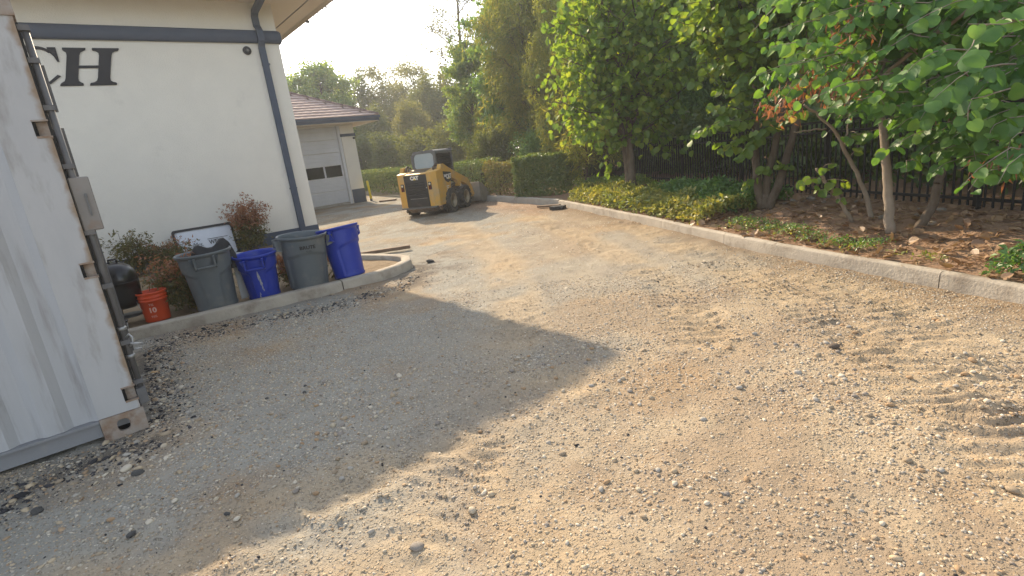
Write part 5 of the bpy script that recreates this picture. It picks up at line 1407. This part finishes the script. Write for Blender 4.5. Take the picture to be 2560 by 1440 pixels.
# ------------------------------------------------------------------ ground cover and litter on the bed
def cover(y0, y1, d0, d1, n, size, mt, hmax, name, label, seed, thr=.0, T=T_oval(.5)):
    r = np.random.default_rng(seed); I = ki_of(y0, y1); i = r.choice(I, n); d = r.uniform(d0, d1, n)
    x, y, z = bedpt(i, d); x = x+r.uniform(-.11, .11, n); y = y+r.uniform(-.11, .11, n)
    c = fbm(x, y, .42, 3, seed+3); edge = np.minimum(sstep(d0-.02, d0+.25, d), 1-sstep(d1-.35, d1, d+.3*(fbm(x, y, .6, 3, seed)-.5)))
    k = (c*edge > thr*.5) & (r.uniform(0, 1, n) < .25+edge) & (c+edge*.3 > thr)
    hh = hmax*edge*(.35+c)
    z = z+hh*r.uniform(.25, 1, n)**.6
    P = np.stack([x, y, z], -1)[k]; m_ = len(P)
    D = unit(r.normal(0, .6, (m_, 3))+np.array([-.25, -.2, -.05])); N2 = unit(r.normal(0, .45, (m_, 3))+np.array([-.2, -.15, .9]))
    return tag(link(name, leaf_mesh(name, P, D, N2, size*r.uniform(.65, 1.3, m_), T), mt), label, 'ground cover', None, 'stuff')
cover(8.0, 13.7, .17, 1.35, 21000, .085, L_cover, .30, 'ground_cover', 'yellow green ivy like ground cover along the kerb under the twin trunk tree', 601, .25)
cover(7.9, 11.2, .75, 2.0, 9000, .08, L_cover2, .32, 'ground_cover', 'darker green ground cover mound behind the yellow green strip', 602, .34)
cover(12.4, 14.8, 1.0, 2.3, 4500, .07, L_mid, .30, 'ground_cover', 'green undergrowth at the foot of the fence by the hedge end', 606, .3)
cover(2.4, 4.25, .15, .95, 3600, .060, L_cover2, .20, 'ground_cover', 'bright green leafy ground cover behind the kerb at the right edge', 603, .30)
cover(5.2, 7.6, .22, .85, 2600, .034, L_cover2, .14, 'ground_cover', 'small leaved green weeds at the foot of the saplings', 604, .46)
cover(4.4, 7.4, .2, .7, 900, .045, L_cover, .08, 'ground_cover', 'sparse yellowish weeds along the kerb top', 605, .40)
r_ = np.random.default_rng(77)
def litter(n, T, size, mt, label, y0, y1, d0, d1, flat=.25):
    i = r_.choice(ki_of(y0, y1), n); d = r_.uniform(d0, d1, n)**1.0; x, y, z = bedpt(i, d); x = x+r_.uniform(-.11, .11, n); y = y+r_.uniform(-.11, .11, n)
    D = unit(np.stack([r_.normal(0, 1, n), r_.normal(0, 1, n), r_.normal(0, flat, n)], -1)); N2 = unit(r_.normal(0, flat, (n, 3))+np.array([0, 0, 1]))
    tag(link('leaf_litter', leaf_mesh('leaf_litter', np.stack([x, y, z+.012+r_.uniform(0, .02, n)], -1), D, N2, size*r_.uniform(.6, 1.4, n), T), mt), label, 'leaf litter', None, 'stuff')
litter(9000, T_lance(.05), .13, L_litter, 'brown needles and straw over the mulch bed', 1.5, 13.5, .15, 3.2, .18)
litter(1100, T_oval(.6), .055, L_litter, 'dry tan leaves lying on the mulch bed', 1.5, 13.5, .14, 2.6)
litter(500, T_heart(.14), .085, L_litter, 'curled heart shaped dead leaves under the saplings', 3, 8.5, .14, 2.2, .4)
rk = [pebble_mesh(700+i, i % 2 == 0) for i in range(5)]
for me in rk: me.materials.append(M_rock)
for i in range(70):
    k = int(r_.choice(ki_of(3.2, 11))); d = r_.uniform(1.15, 2.35) if i > 12 else r_.uniform(.3, 1.2); x, y, z = bedpt(np.array([k]), np.array([d])); s = r_.uniform(.025, .065)*(1 if i > 12 else .7)
    o = link('rock', rk[i % 5], None, BED, (x[0], y[0], z[0]+s*.3), (r_.uniform(-.3, .3), r_.uniform(-.3, .3), r_.uniform(0, 6))); o.scale = (s, s, s)

# ------------------------------------------------------------------ trees in the bed
def heart_set(col, name):
    return leafmat(name, col, .42, gloss=.07)
def sprays(t, specs, leaf, r):
    """specs: (p0, p1, n leaves); returns lists P,D,N,S of leaves hung alternately along arching twigs"""
    P, D, N, S = [], [], [], []
    for (a, b, n, sz) in specs:
        a = np.array(a, float); b = np.array(b, float); L = np.linalg.norm(b-a)
        pts = t.curve(a, b, .10, 7); t.branch(pts, .004+.003*L, .0018, 4)
        ax = unit(b-a); sd_ = unit(np.cross(ax, np.array([0, 0, 1.0])))
        for j in range(n):
            f = .18+.84*(j+.5)/n; k = min(f, .999)*6; p = pts[int(k)]*(1-k % 1)+pts[int(k)+1]*(k % 1)
            side = (1 if j % 2 else -1)
            d = unit(ax*.35+sd_*side*.55+np.array([0, 0, -.65])+r.normal(0, .28, 3))
            nn = unit(np.array([-.35, -.45, .62])+sd_*side*.15+r.normal(0, .42, 3))
            P.append(p+d*.02+r.normal(0, .012, 3)); D.append(d); N.append(nn); S.append(sz*r.uniform(.72, 1.18)*(.75 if j > n-3 else 1))
    return P, D, N, S
def bed_tree(name, label, base_px, stems, bark, seed, group='trees growing in the mulch bed'):
    b = ground(base_px[0], base_px[1], .22); e = empty(name, (b[0], b[1], .22), 0, label, 'tree', group)
    t = Tree(seed); out = []
    for (pts, r0, r1) in stems:   # pts: list of (px,py,depth offset) relative to the base depth
        dep = proj(b)[2]
        W = [at(px, py, dep+dd)-np.array([b[0], b[1], .22]) for px, py, dd in pts]
        # smooth
        W = np.array(W); s_ = np.linspace(0, len(W)-1, 4*len(W)); W2 = np.stack([np.interp(s_, np.arange(len(W)), W[:, k]) for k in range(3)], 1)
        for _ in range(3): W2[1:-1] = (W2[:-2]+2*W2[1:-1]+W2[2:])/4
        W2 += np.concatenate([[np.zeros(3)], t.r.normal(0, .006, (len(W2)-2, 3)), [np.zeros(3)]])
        t.branch(W2, r0, r1, 10); out.append(W2)
    return e, t, out, np.array([b[0], b[1], .22])
# twin trunk tree
e, t, st, O_ = bed_tree('twin_trunk_tree', 'round leaved tree on a grey twin trunk rising from the ground cover', (1580, 490), [([(1582, 496, 0), (1578, 420, 0), (1572, 330, 0), (1576, 250, 0), (1590, 120, .2), (1600, -80, .3)], .105, .035), ([(1574, 490, -.05), (1566, 400, .1), (1552, 300, .1), (1530, 200, .0), (1500, 60, -.2), (1480, -60, -.3)], .075, .028)], M_bark, 21)
c0 = at(1590, 110, proj(O_)[2]-.1)-O_
t.crown(st[0], .10, c0+np.array([.2, 0, .7]), (2.3, 1.9, 2.7), 46, 8, .75, 3, .25, .28)
t.crown(st[1], .07, c0+np.array([-1.0, -.3, -.3]), (1.2, 1.3, 1.9), 24, 7, .6, 3, .4, .3)
t.m.build('trunk', M_bark, e)
link('crown', t.leaves(7600, (.10, .10, .10), .135, T_heart(), 'crown', .5, .7), L_round, e)
# drooping narrow leaved sprays left of it
x, y = spot(1455, 14.6); e = empty('young_willow', (x, y, .2), 0, 'young narrow leaved willow drooping over the hedge end', 'tree', 'trees growing in the mulch bed')
t = Tree(33); s0 = [(0, 0, -.1), (.1, .1, 1.2), (.05, .05, 2.4), (0, 0, 3.6)]; t.branch(np.array(s0), .04, .012)
t.crown(s0, .05, (.35, -.2, 2.3), (1.2, 1.0, 1.7), 26, 7, .5, 4, .5, .15); t.m.build('trunk', M_bark, e)
link('crown', t.leaves(5200, (.09, .09, .12), .15, T_lance(.17), 'crown', .3, .7, (.7, 1.3), .8), L_willow, e)

# many stemmed tree
e, t, st, O_ = bed_tree('many_stemmed_tree', 'round leaved tree with several rough leaning stems from one base', (1925, 522), [
    ([(1905, 520, 0), (1890, 440, 0), (1888, 330, .1), (1890, 200, .1), (1868, 90, 0), (1840, -60, 0)], .070, .025),
    ([(1912, 522, -.05), (1918, 440, -.05), (1945, 330, -.05), (1975, 200, -.1), (1990, 60, -.1), (2000, -80, -.1)], .062, .025),
    ([(1920, 525, -.1), (1955, 440, -.15), (1985, 330, -.2), (2010, 220, -.25), (2040, 100, -.3), (2060, -60, -.3)], .070, .025)], M_bark, 22)
dep = proj(O_)[2]
t.crown(st[0], .08, at(1850, -10, dep)-O_, (1.0, 1.0, 1.2), 26, 6, .45, 3, .2, .5)
t.crown(st[2], .08, at(1990, -30, dep-.2)-O_, (.9, .9, 1.0), 22, 6, .45, 3, .2, .6)
rr_ = np.random.default_rng(5)
def sp(list_, dep): return [(at(a[0], a[1], dep+a[2])-O_, at(b[0], b[1], dep+b[2])-O_, n, sz) for a, b, n, sz in list_]
P1 = sprays(t, sp([((1890, 330, 0), (1722, 352, -.5), 21, .125), ((1895, 300, 0), (1765, 262, -.4), 21, .125), ((1895, 280, 0), (1800, 290, -.3), 17, .12), ((1890, 350, 0), (1800, 385, -.3), 15, .12), ((1900, 340, -.2), (1850, 400, -.4), 14, .12),
    ((1890, 200, 0), (1780, 160, -.3), 18, .12), ((1895, 210, 0), (1830, 230, -.5), 17, .12), ((1950, 330, 0), (1900, 250, -.5), 17, .12), ((1960, 300, 0), (1880, 330, -.6), 17, .12), ((1925, 430, -.1), (1915, 420, -.5), 8, .11), ((1900, 440, -.1), (1862, 465, -.3), 8, .11), ((1980, 100, 0), (1850, 60, -.4), 20, .12), ((1990, 160, 0), (1900, 130, -.5), 18, .12), ((1870, 90, 0), (1760, 60, -.2), 18, .12), ((1975, 430, -.1), (1945, 410, -.4), 10, .11)], dep)+sp([((1890, 315, 0), (1745, 320, -.3), 18, .12), ((1895, 265, .1), (1790, 225, -.2), 16, .12), ((1900, 240, .1), (1815, 265, -.2), 14, .12), ((1895, 370, .0), (1780, 355, -.3), 16, .12), ((1890, 300, .2), (1830, 330, -.1), 12, .12), ((1930, 230, .1), (1850, 190, -.2), 14, .12)], dep), None, rr_)
t.m.build('trunk', M_bark, e)
link('crown', t.leaves(6500, (.14, .14, .14), .12, T_heart(), 'crown', .5, .5), L_round, e)
HEART = []
L_hobj = leafmat('leaf_heart_single', [(.07, .15, .025), (.115, .21, .035), (.17, .26, .045), (.26, .29, .05)], .5, gloss=.03)
def objrandom(m):   # single leaves vary by object
    n = m.node_tree.nodes; g = [x for x in n if x.type == 'NEW_GEOMETRY'][0]; oi = n.new('ShaderNodeObjectInfo')
    for l in list(m.node_tree.links):
        if l.from_node == g: m.node_tree.links.new(oi.outputs['Random'], l.to_socket)
    return m
objrandom(L_hobj); L_robj = objrandom(leafmat('leaf_redbud_single', [(.05, .13, .032), (.08, .19, .042), (.115, .24, .05), (.18, .28, .055)], .45, gloss=.035))
L_yobj = objrandom(leafmat('leaf_yellow_single', [(.30, .36, .05), (.45, .43, .07), (.50, .36, .09)], .4, tcol=(1.3, 1.1, .5)))
def heart_mesh(f, mt, curl):
    V, Fs = T_heart(f); 
    # denser outline, gently cupped
    P = [(0, .06), (.10, -.005), (.22, -.02), (.36, .05), (.46, .18), (.50, .36), (.47, .54), (.38, .72), (.24, .87), (.10, .96), (0, 1.02)]
    R_ = [(x, y, f*math.sqrt(x*2)*.8-curl*(y-.4)**2+.02*math.sin(9*y)) for x, y in P]; L_ = [(-x, y, z) for x, y, z in R_[1:-1]]
    mid = [(0, .35, -.0), (0, .68, -.02)]
    V = R_+L_+mid; a, b = len(R_)+len(L_), len(R_)+len(L_)+1; nR = len(R_)
    F = [(0, 1, 2, 3, a), (3, 4, 5, a), (5, 6, 7, b, a), (7, 8, 9, 10, b)]
    lf_ = lambda i: nR+i-1 if 0 < i < nR-1 else i
    F += [tuple(lf_(i) if i < nR else i for i in f_)[::-1] for f_ in [(0, 1, 2, 3, a), (3, 4, 5, a), (5, 6, 7, b, a), (7, 8, 9, 10, b)]]
    me = bpy.data.meshes.new('leaf'); me.from_pydata(V, [], F); me.polygons.foreach_set('use_smooth', [True]*len(F)); me.materials.append(mt); me.update(); return me
HS = {k: [heart_mesh(f, m, c) for f, c in ((.10, .1), (.02, .25), (.16, .05), (.30, .12), (.22, -.20), (-.10, .22))] for k, m in (('l', L_hobj), ('r', L_robj), ('y', L_yobj))}
NH = 6
def leaf_objs(S_, kind, parent, r):
    P, D, N, S = S_
    for p, d, nn, s in zip(P, D, N, S):
        d = Vector(d).normalized(); x = d.cross(Vector(nn)).normalized(); z = x.cross(d)
        o = link('leaf', HS[kind][int(r.integers(0, NH))], None, parent)
        o.matrix_local = Matrix(((x.x*s, d.x*s, z.x*s, p[0]), (x.y*s, d.y*s, z.y*s, p[1]), (x.z*s, d.z*s, z.z*s, p[2]), (0, 0, 0, 1)))
leaf_objs(tuple(q[:290] for q in P1), 'l', e, rr_)
if len(P1[0]) > 290:
    o = link('leaves', leaf_mesh('leaves', *[np.array(q[290:]) for q in P1], T_heart(.16)), L_round, e); o['kind'] = 'stuff'

# redbud saplings
def dead_cluster(t, c, n, r, sig=.09):
    P = np.array(c)+r.normal(0, sig, (n, 3)); D = unit(r.normal(0, .5, (n, 3))+np.array([0, 0, -.8])); N = unit(r.normal(0, 1, (n, 3)))
    return P, D, N
DP, DD, DN = [], [], []
e, t, st, O_ = bed_tree('redbud_tree', 'pale straight trunk under a canopy of big round leaves at right', (2226, 580), [
    ([(2226, 584, 0), (2222, 500, 0), (2216, 400, 0), (2205, 300, 0), (2196, 200, 0), (2190, 60, -.1), (2180, -120, -.2)], .052, .024),
    ([(2205, 300, 0), (2170, 200, -.2), (2120, 90, -.4), (2080, 10, -.5)], .022, .010), ([(2196, 200, 0), (2290, 120, -.5), (2400, 40, -1.2), (2500, -40, -1.7)], .024, .010)], M_barkpale, 23)
dep = proj(O_)[2]; rr_ = np.random.default_rng(6)
big = [((2330, 225, -.6), (2050, 275, -1.0), 17, .128), ((2420, 190, -1.2), (2190, 250, -1.5), 15, .125), ((2480, 130, -1.6), (2255, 195, -2.0), 14, .125), ((2560, 70, -2.2), (2385, 165, -3.0), 10, .125), ((2600, 20, -2.0), (2420, 60, -2.9), 10, .125),
    ((2420, 340, -.6), (2185, 388, -.9), 14, .125), ((2440, 300, -.8), (2230, 330, -1.0), 14, .125), ((2480, 240, -1.0), (2300, 300, -1.4), 13, .125), ((2540, 160, -1.6), (2330, 250, -2.1), 13, .125), ((2600, 220, -1.6), (2420, 300, -2.0), 11, .12),
    ((2640, 300, -1.2), (2470, 350, -1.5), 10, .12), ((2380, 120, -1.0), (2150, 170, -1.3), 14, .12), ((2350, 60, -.8), (2080, 100, -1.1), 15, .115), ((2320, 10, -.6), (2050, 40, -.9), 15, .115), ((2500, 30, -1.4), (2260, 70, -1.8), 14, .12), ((2440, -20, -1.2), (2180, 10, -1.5), 14, .115),
    ((2260, 160, -.2), (2010, 190, -.5), 13, .11), ((2220, 60, -.2), (1990, 40, -.5), 13, .11), ((2620, 420, -1.4), (2400, 470, -1.9), 8, .12), ((2640, 445, -1.6), (2495, 460, -2.2), 6, .12), ((2300, 420, -.3), (2265, 430, -.8), 5, .115), ((2560, 380, -.8), (2440, 400, -1.2), 8, .12)]
low = [((2420, 330, -.3), (2260, 355, -.6), 14, .12), ((2480, 360, -.5), (2330, 385, -.9), 14, .12), ((2540, 330, -.7), (2380, 345, -1.1), 14, .12), ((2380, 270, -.1), (2210, 300, -.4), 14, .12), ((2460, 290, -.3), (2290, 320, -.7), 14, .12), ((2520, 400, -.4), (2330, 430, -.9), 12, .115), ((2640, 400, -1.0), (2440, 440, -1.5), 12, .125), ((2660, 340, -1.2), (2520, 400, -1.7), 11, .125), ((2600, 470, -1.2), (2420, 478, -1.7), 9, .12), ((2620, 260, -.9), (2460, 300, -1.4), 13, .12), ((2350, 190, .1), (2150, 240, -.3), 14, .12), ((2160, 130, .2), (1960, 150, -.2), 14, .115), ((2120, 60, .2), (1920, 80, -.2), 14, .115), ((2100, 0, .2), (1900, 20, -.2), 14, .115)]
S1 = sprays(t, sp(big, dep), None, rr_)
S4 = sprays(t, sp(low, dep), None, rr_)
t.crown(st[0], .05, at(2300, -120, dep-.6)-O_, (1.1, 1.2, .9), 18, 5, .4, 3, .2, .6)
fill = []
for i in range(120):
    px = rr_.uniform(1980, 2640); py = rr_.uniform(-60, 330) if px > 2150 else rr_.uniform(-60, 230); d0 = rr_.uniform(-.9, 1.3)
    fill.append(((px+rr_.uniform(60, 130), py-rr_.uniform(-10, 60), d0), (px-rr_.uniform(60, 120), py+rr_.uniform(0, 60), d0-.4), 12, .115))
S2 = sprays(t, sp(fill, dep), None, rr_)
t.m.build('trunk', M_barkpale, e)
leaf_objs(tuple(q[:270] for q in S1), 'r', e, rr_)
S2 = [list(a_)+list(b_) for a_, b_ in zip(S2, S4)]
m_ = leaf_mesh('crown', S2[0], S2[1], S2[2], S2[3], T_heart(.16)); o = link('crown', m_, L_redbud, e); o['kind'] = 'stuff'
o = link('upper_crown', t.leaves(1500, (.12, .12, .12), .115, T_heart(), 'crown', .5, .5), L_redbud, e); o['kind'] = 'stuff'
# yellowing leaves and dead clusters hang in it
ys_ = [(1995, 225, -.4), (2010, 205, -.4), (2115, 175, -.6), (2125, 168, -.6), (2090, 178, -.6), (1975, 238, -.4), (1985, 290, -.4), (1940, 320, -.4), (2250, 205, -.4), (2020, 240, -.5), (2140, 215, -.7), (2060, 205, -.6)]
yp_ = [at(a, b, dep+c)-O_ for a, b, c in ys_]
leaf_objs((yp_, [rr_.normal(0, .4, 3)+np.array([0, 0, -.7]) for _ in yp_], [unit(np.array([-.4, -.8, .3])+rr_.normal(0, .6, 3)) for _ in yp_], [.078*rr_.uniform(.6, 1.1) for _ in yp_]), 'y', e, rr_)
for (px, py, dd, n, sg) in ((1955, 262, -.4, 60, .09), (1985, 235, -.4, 60, .09), (2030, 225, -.5, 60, .10), (2075, 205, -.6, 40, .08), (2130, 215, -.6, 60, .10), (2150, 190, -.6, 30, .07), (2400, 252, -.7, 50, .10), (2455, 425, -1.4, 24, .06), (2535, 410, -1.5, 30, .07), (2110, 70, -.8, 40, .09), (2180, 40, -.9, 40, .09),  (1920, 270, -.4, 25, .06)):
    a_, b_, c_ = dead_cluster(t, at(px, py, dep+dd)-O_, n, rr_, sg); DP.append(a_); DD.append(b_); DN.append(c_)
DP = np.concatenate(DP); DD = np.concatenate(DD); DN = np.concatenate(DN)
o = link('dead_leaves', leaf_mesh('dead_leaves', DP, DD, DN, .085*rr_.uniform(.6, 1.3, len(DP)), T_lance(.28)), L_dead, e); o['kind'] = 'stuff'
# thin leaning saplings
for nm, lab, bp, stems, sprs in (
    ('sapling', 'thin grey sapling leaning left from beside the pale straight trunk', (2177, 552), [([(2178, 556, 0), (2165, 480, 0), (2120, 390, -.05), (2090, 330, -.1), (2040, 282, -.15), (2010, 262, -.2)], .030, .010), ([(2110, 370, -.05), (2122, 320, -.1), (2122, 250, -.1)], .012, .006), ([(2065, 322, -.1), (2000, 328, -.2), (1985, 330, -.2)], .010, .005)], [((2125, 390, -.1), (2150, 345, -.3), 4, .10), ((2040, 282, -.1), (1960, 300, -.3), 6, .10), ((2125, 330, -.1), (2160, 350, -.3), 4, .10)]),
    ('sapling', 'short broken grey sapling with a few pale leaves, left of the thin leaning one', (2132, 556), [([(2134, 560, 0), (2100, 500, -.05), (2062, 450, -.1), (2042, 420, -.12)], .026, .016)], [((2060, 450, -.1), (2005, 468, -.3), 6, .10), ((2062, 452, -.1), (2115, 455, -.3), 5, .10), ((2050, 430, -.1), (2085, 410, -.3), 4, .10), ((2090, 490, -.1), (2030, 470, -.3), 5, .10), ((2098, 500, -.1), (2110, 505, -.2), 3, .06)]),
    ('sapling', 'rough grey trunk leaning right between the pale straight trunk and the right edge', (2296, 574), [([(2294, 578, 0), (2330, 520, 0), (2350, 450, 0), (2368, 380, 0), (2400, 310, -.1), (2450, 240, -.2), (2500, 170, -.3)], .050, .018), ([(2352, 460, 0), (2336, 455, -.1)], .012, .010)], [((2400, 310, -.1), (2300, 360, -.5), 8, .115), ((2420, 280, -.1), (2480, 340, -.6), 8, .115), ((2368, 380, 0), (2420, 390, -.5), 7, .115), ((2370, 370, 0), (2290, 400, -.4), 8, .115)])):
    e, t, st, O_ = bed_tree(nm, lab, bp, stems, M_bark, 24+len(lab)); dep = proj(O_)[2]
    S3 = sprays(t, sp(sprs, dep), None, rr_); t.m.build('trunk', M_barkpale if 'thin' in lab else M_bark, e); leaf_objs(S3, 'r' if 'rough' in lab else 'l', e, rr_)

# ------------------------------------------------------------------ nandina shrubs by the white wall
def nandina(name, label, base, H, spread, n, seed, red_from, nst=9):
    e = empty(name, (base[0], base[1], .09), 0, label, 'shrub', 'shrubs along the white wall'); r = np.random.default_rng(seed); m = MB()
    PR, PG = [], []
    for i in range(nst):
        a = r.uniform(0, 6.28); h = H*r.uniform(.55, 1.0); tip = np.array([spread*.55*math.cos(a)*r.uniform(.3, 1), spread*.55*math.sin(a)*r.uniform(.2, .8), h]); b = np.array([.06*math.cos(a), .06*math.sin(a), -.05])
        t = np.linspace(0, 1, 6)[:, None]; pts = b*(1-t)+tip*t+r.normal(0, .012, (6, 3))
        m.tube([tuple(p) for p in pts], list(np.linspace(.009, .003, 6)), 5)
        for k in range(n//nst):
            f = r.uniform(.22, 1.03); p = b*(1-f)+tip*f; a2 = r.uniform(0, 6.28); L = r.uniform(.12, .32)*spread*1.5; q = p+np.array([L*math.cos(a2), L*math.sin(a2), L*r.uniform(-.15, .45)])
            m.tube([tuple(p), tuple((p+q)/2+np.array([0, 0, .02])), tuple(q)], [.003, .002, .001], 3)
            for j in range(20):
                c = p+(q-p)*r.uniform(.35, 1.1)+r.normal(0, .030, 3); (PR if c[2] > red_from*H+r.normal(0, .08) else PG).append(c)
    m.build('stems', M_bark, e)
    for PP, mt, nm in ((PR, L_nand_r, 'red_leaves'), (PG, L_nand_g, 'green_leaves')):
        if not PP: continue
        PP = np.array(PP); k = len(PP); D = unit(r.normal(0, 1, (k, 3))+np.array([0, 0, -.3])); N = unit(r.normal(0, .7, (k, 3))+np.array([0, -.2, .7]))
        link(nm, leaf_mesh(nm, PP, D, N, .062*r.uniform(.6, 1.3, k), T_lance(.36)), mt, e)
def wpt(a, n): return WC+WA*a+WN*n
nandina('nandina_shrub', 'tall airy shrub with orange red tips between the banner and right grey can', wpt(-1.62, .55), 1.30, .62, 260, 41, .46, 13)
nandina('nandina_shrub', 'green feathery shrub rising behind the black smoker', wpt(-3.78, .70), .90, .72, 120, 42, 1.5, 8)
nandina('nandina_shrub', 'low bronze feathery shrub between the orange bucket and left grey can', (-4.12, 6.85), .66, .80, 300, 43, .74, 12)
nandina('nandina_shrub', 'small bronze shrub behind the gap of the blue and grey cans', (-3.02, 7.35), .50, .40, 70, 44, .4, 6)
nandina('nandina_shrub', 'small orange shrub in the gap left of the leaning blue can', (-2.45, 7.75), .48, .35, 60, 45, .3, 6)

# ------------------------------------------------------------------ far wood closing the view, and the smoky air
r_ = np.random.default_rng(91)
def wood(name, label, path, h0, h1, n, size, mt, thick=3.0):
    P = resample(path, .5); i = r_.integers(0, len(P), n); f = r_.uniform(0, 1, n)
    x = P[i, 0]+r_.normal(0, thick*.45, n); y = P[i, 1]+r_.normal(0, thick*.45, n)
    top = (h0+(h1-h0)*i/len(P))*(.55+.75*fbm(x, y, 4.5, 3, 55)); z = .1+top*f**.8
    C = fbm(x+z*.6, y+z*.8, 1.6, 3, 66); k = C > .40
    m_ = k.sum(); D = unit(r_.normal(0, 1, (m_, 3))+np.array([0, 0, -.3])); N = unit(r_.normal(0, .7, (m_, 3))+np.array([-.3, -.3, .5]))
    tag(link(name, leaf_mesh(name, np.stack([x, y, z], -1)[k], D, N, size*r_.uniform(.7, 1.3, m_), T_oval(.6)), mt), label, 'woodland', None, 'stuff')
wood('far_woodland', 'hazy olive woodland mass far beyond the garage and loader', [(-34, 58), (-18, 60), (-4, 55), (6, 44), (12, 34)], 5.2, 9.5, 42000, .42, L_olive)
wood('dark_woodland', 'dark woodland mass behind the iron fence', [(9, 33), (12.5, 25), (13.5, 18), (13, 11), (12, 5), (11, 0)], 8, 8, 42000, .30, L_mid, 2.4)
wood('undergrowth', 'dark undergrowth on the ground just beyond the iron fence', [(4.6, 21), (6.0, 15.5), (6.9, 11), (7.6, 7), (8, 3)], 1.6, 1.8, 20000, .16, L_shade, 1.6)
hz = bpy.data.materials.new('haze'); hz.use_nodes = True; n = hz.node_tree.nodes; n.clear()
pv = n.new('ShaderNodeVolumePrincipled'); pv.inputs['Color'].default_value = (.88, .93, 1.0, 1); pv.inputs['Density'].default_value = .0018; pv.inputs['Anisotropy'].default_value = .35
oo = n.new('ShaderNodeOutputMaterial'); hz.node_tree.links.new(pv.outputs[0], oo.inputs['Volume'])
tag(MB().box(-155, 155, -155, 155, -1.2, 24).build('haze', hz), 'thin smoky air over the whole yard', 'haze', None, 'stuff')

nandina('nandina_shrub', 'bronze feathery shrub under the banner left of the big grey can', wpt(-3.15, .75), .58, .75, 200, 46, .80, 9)
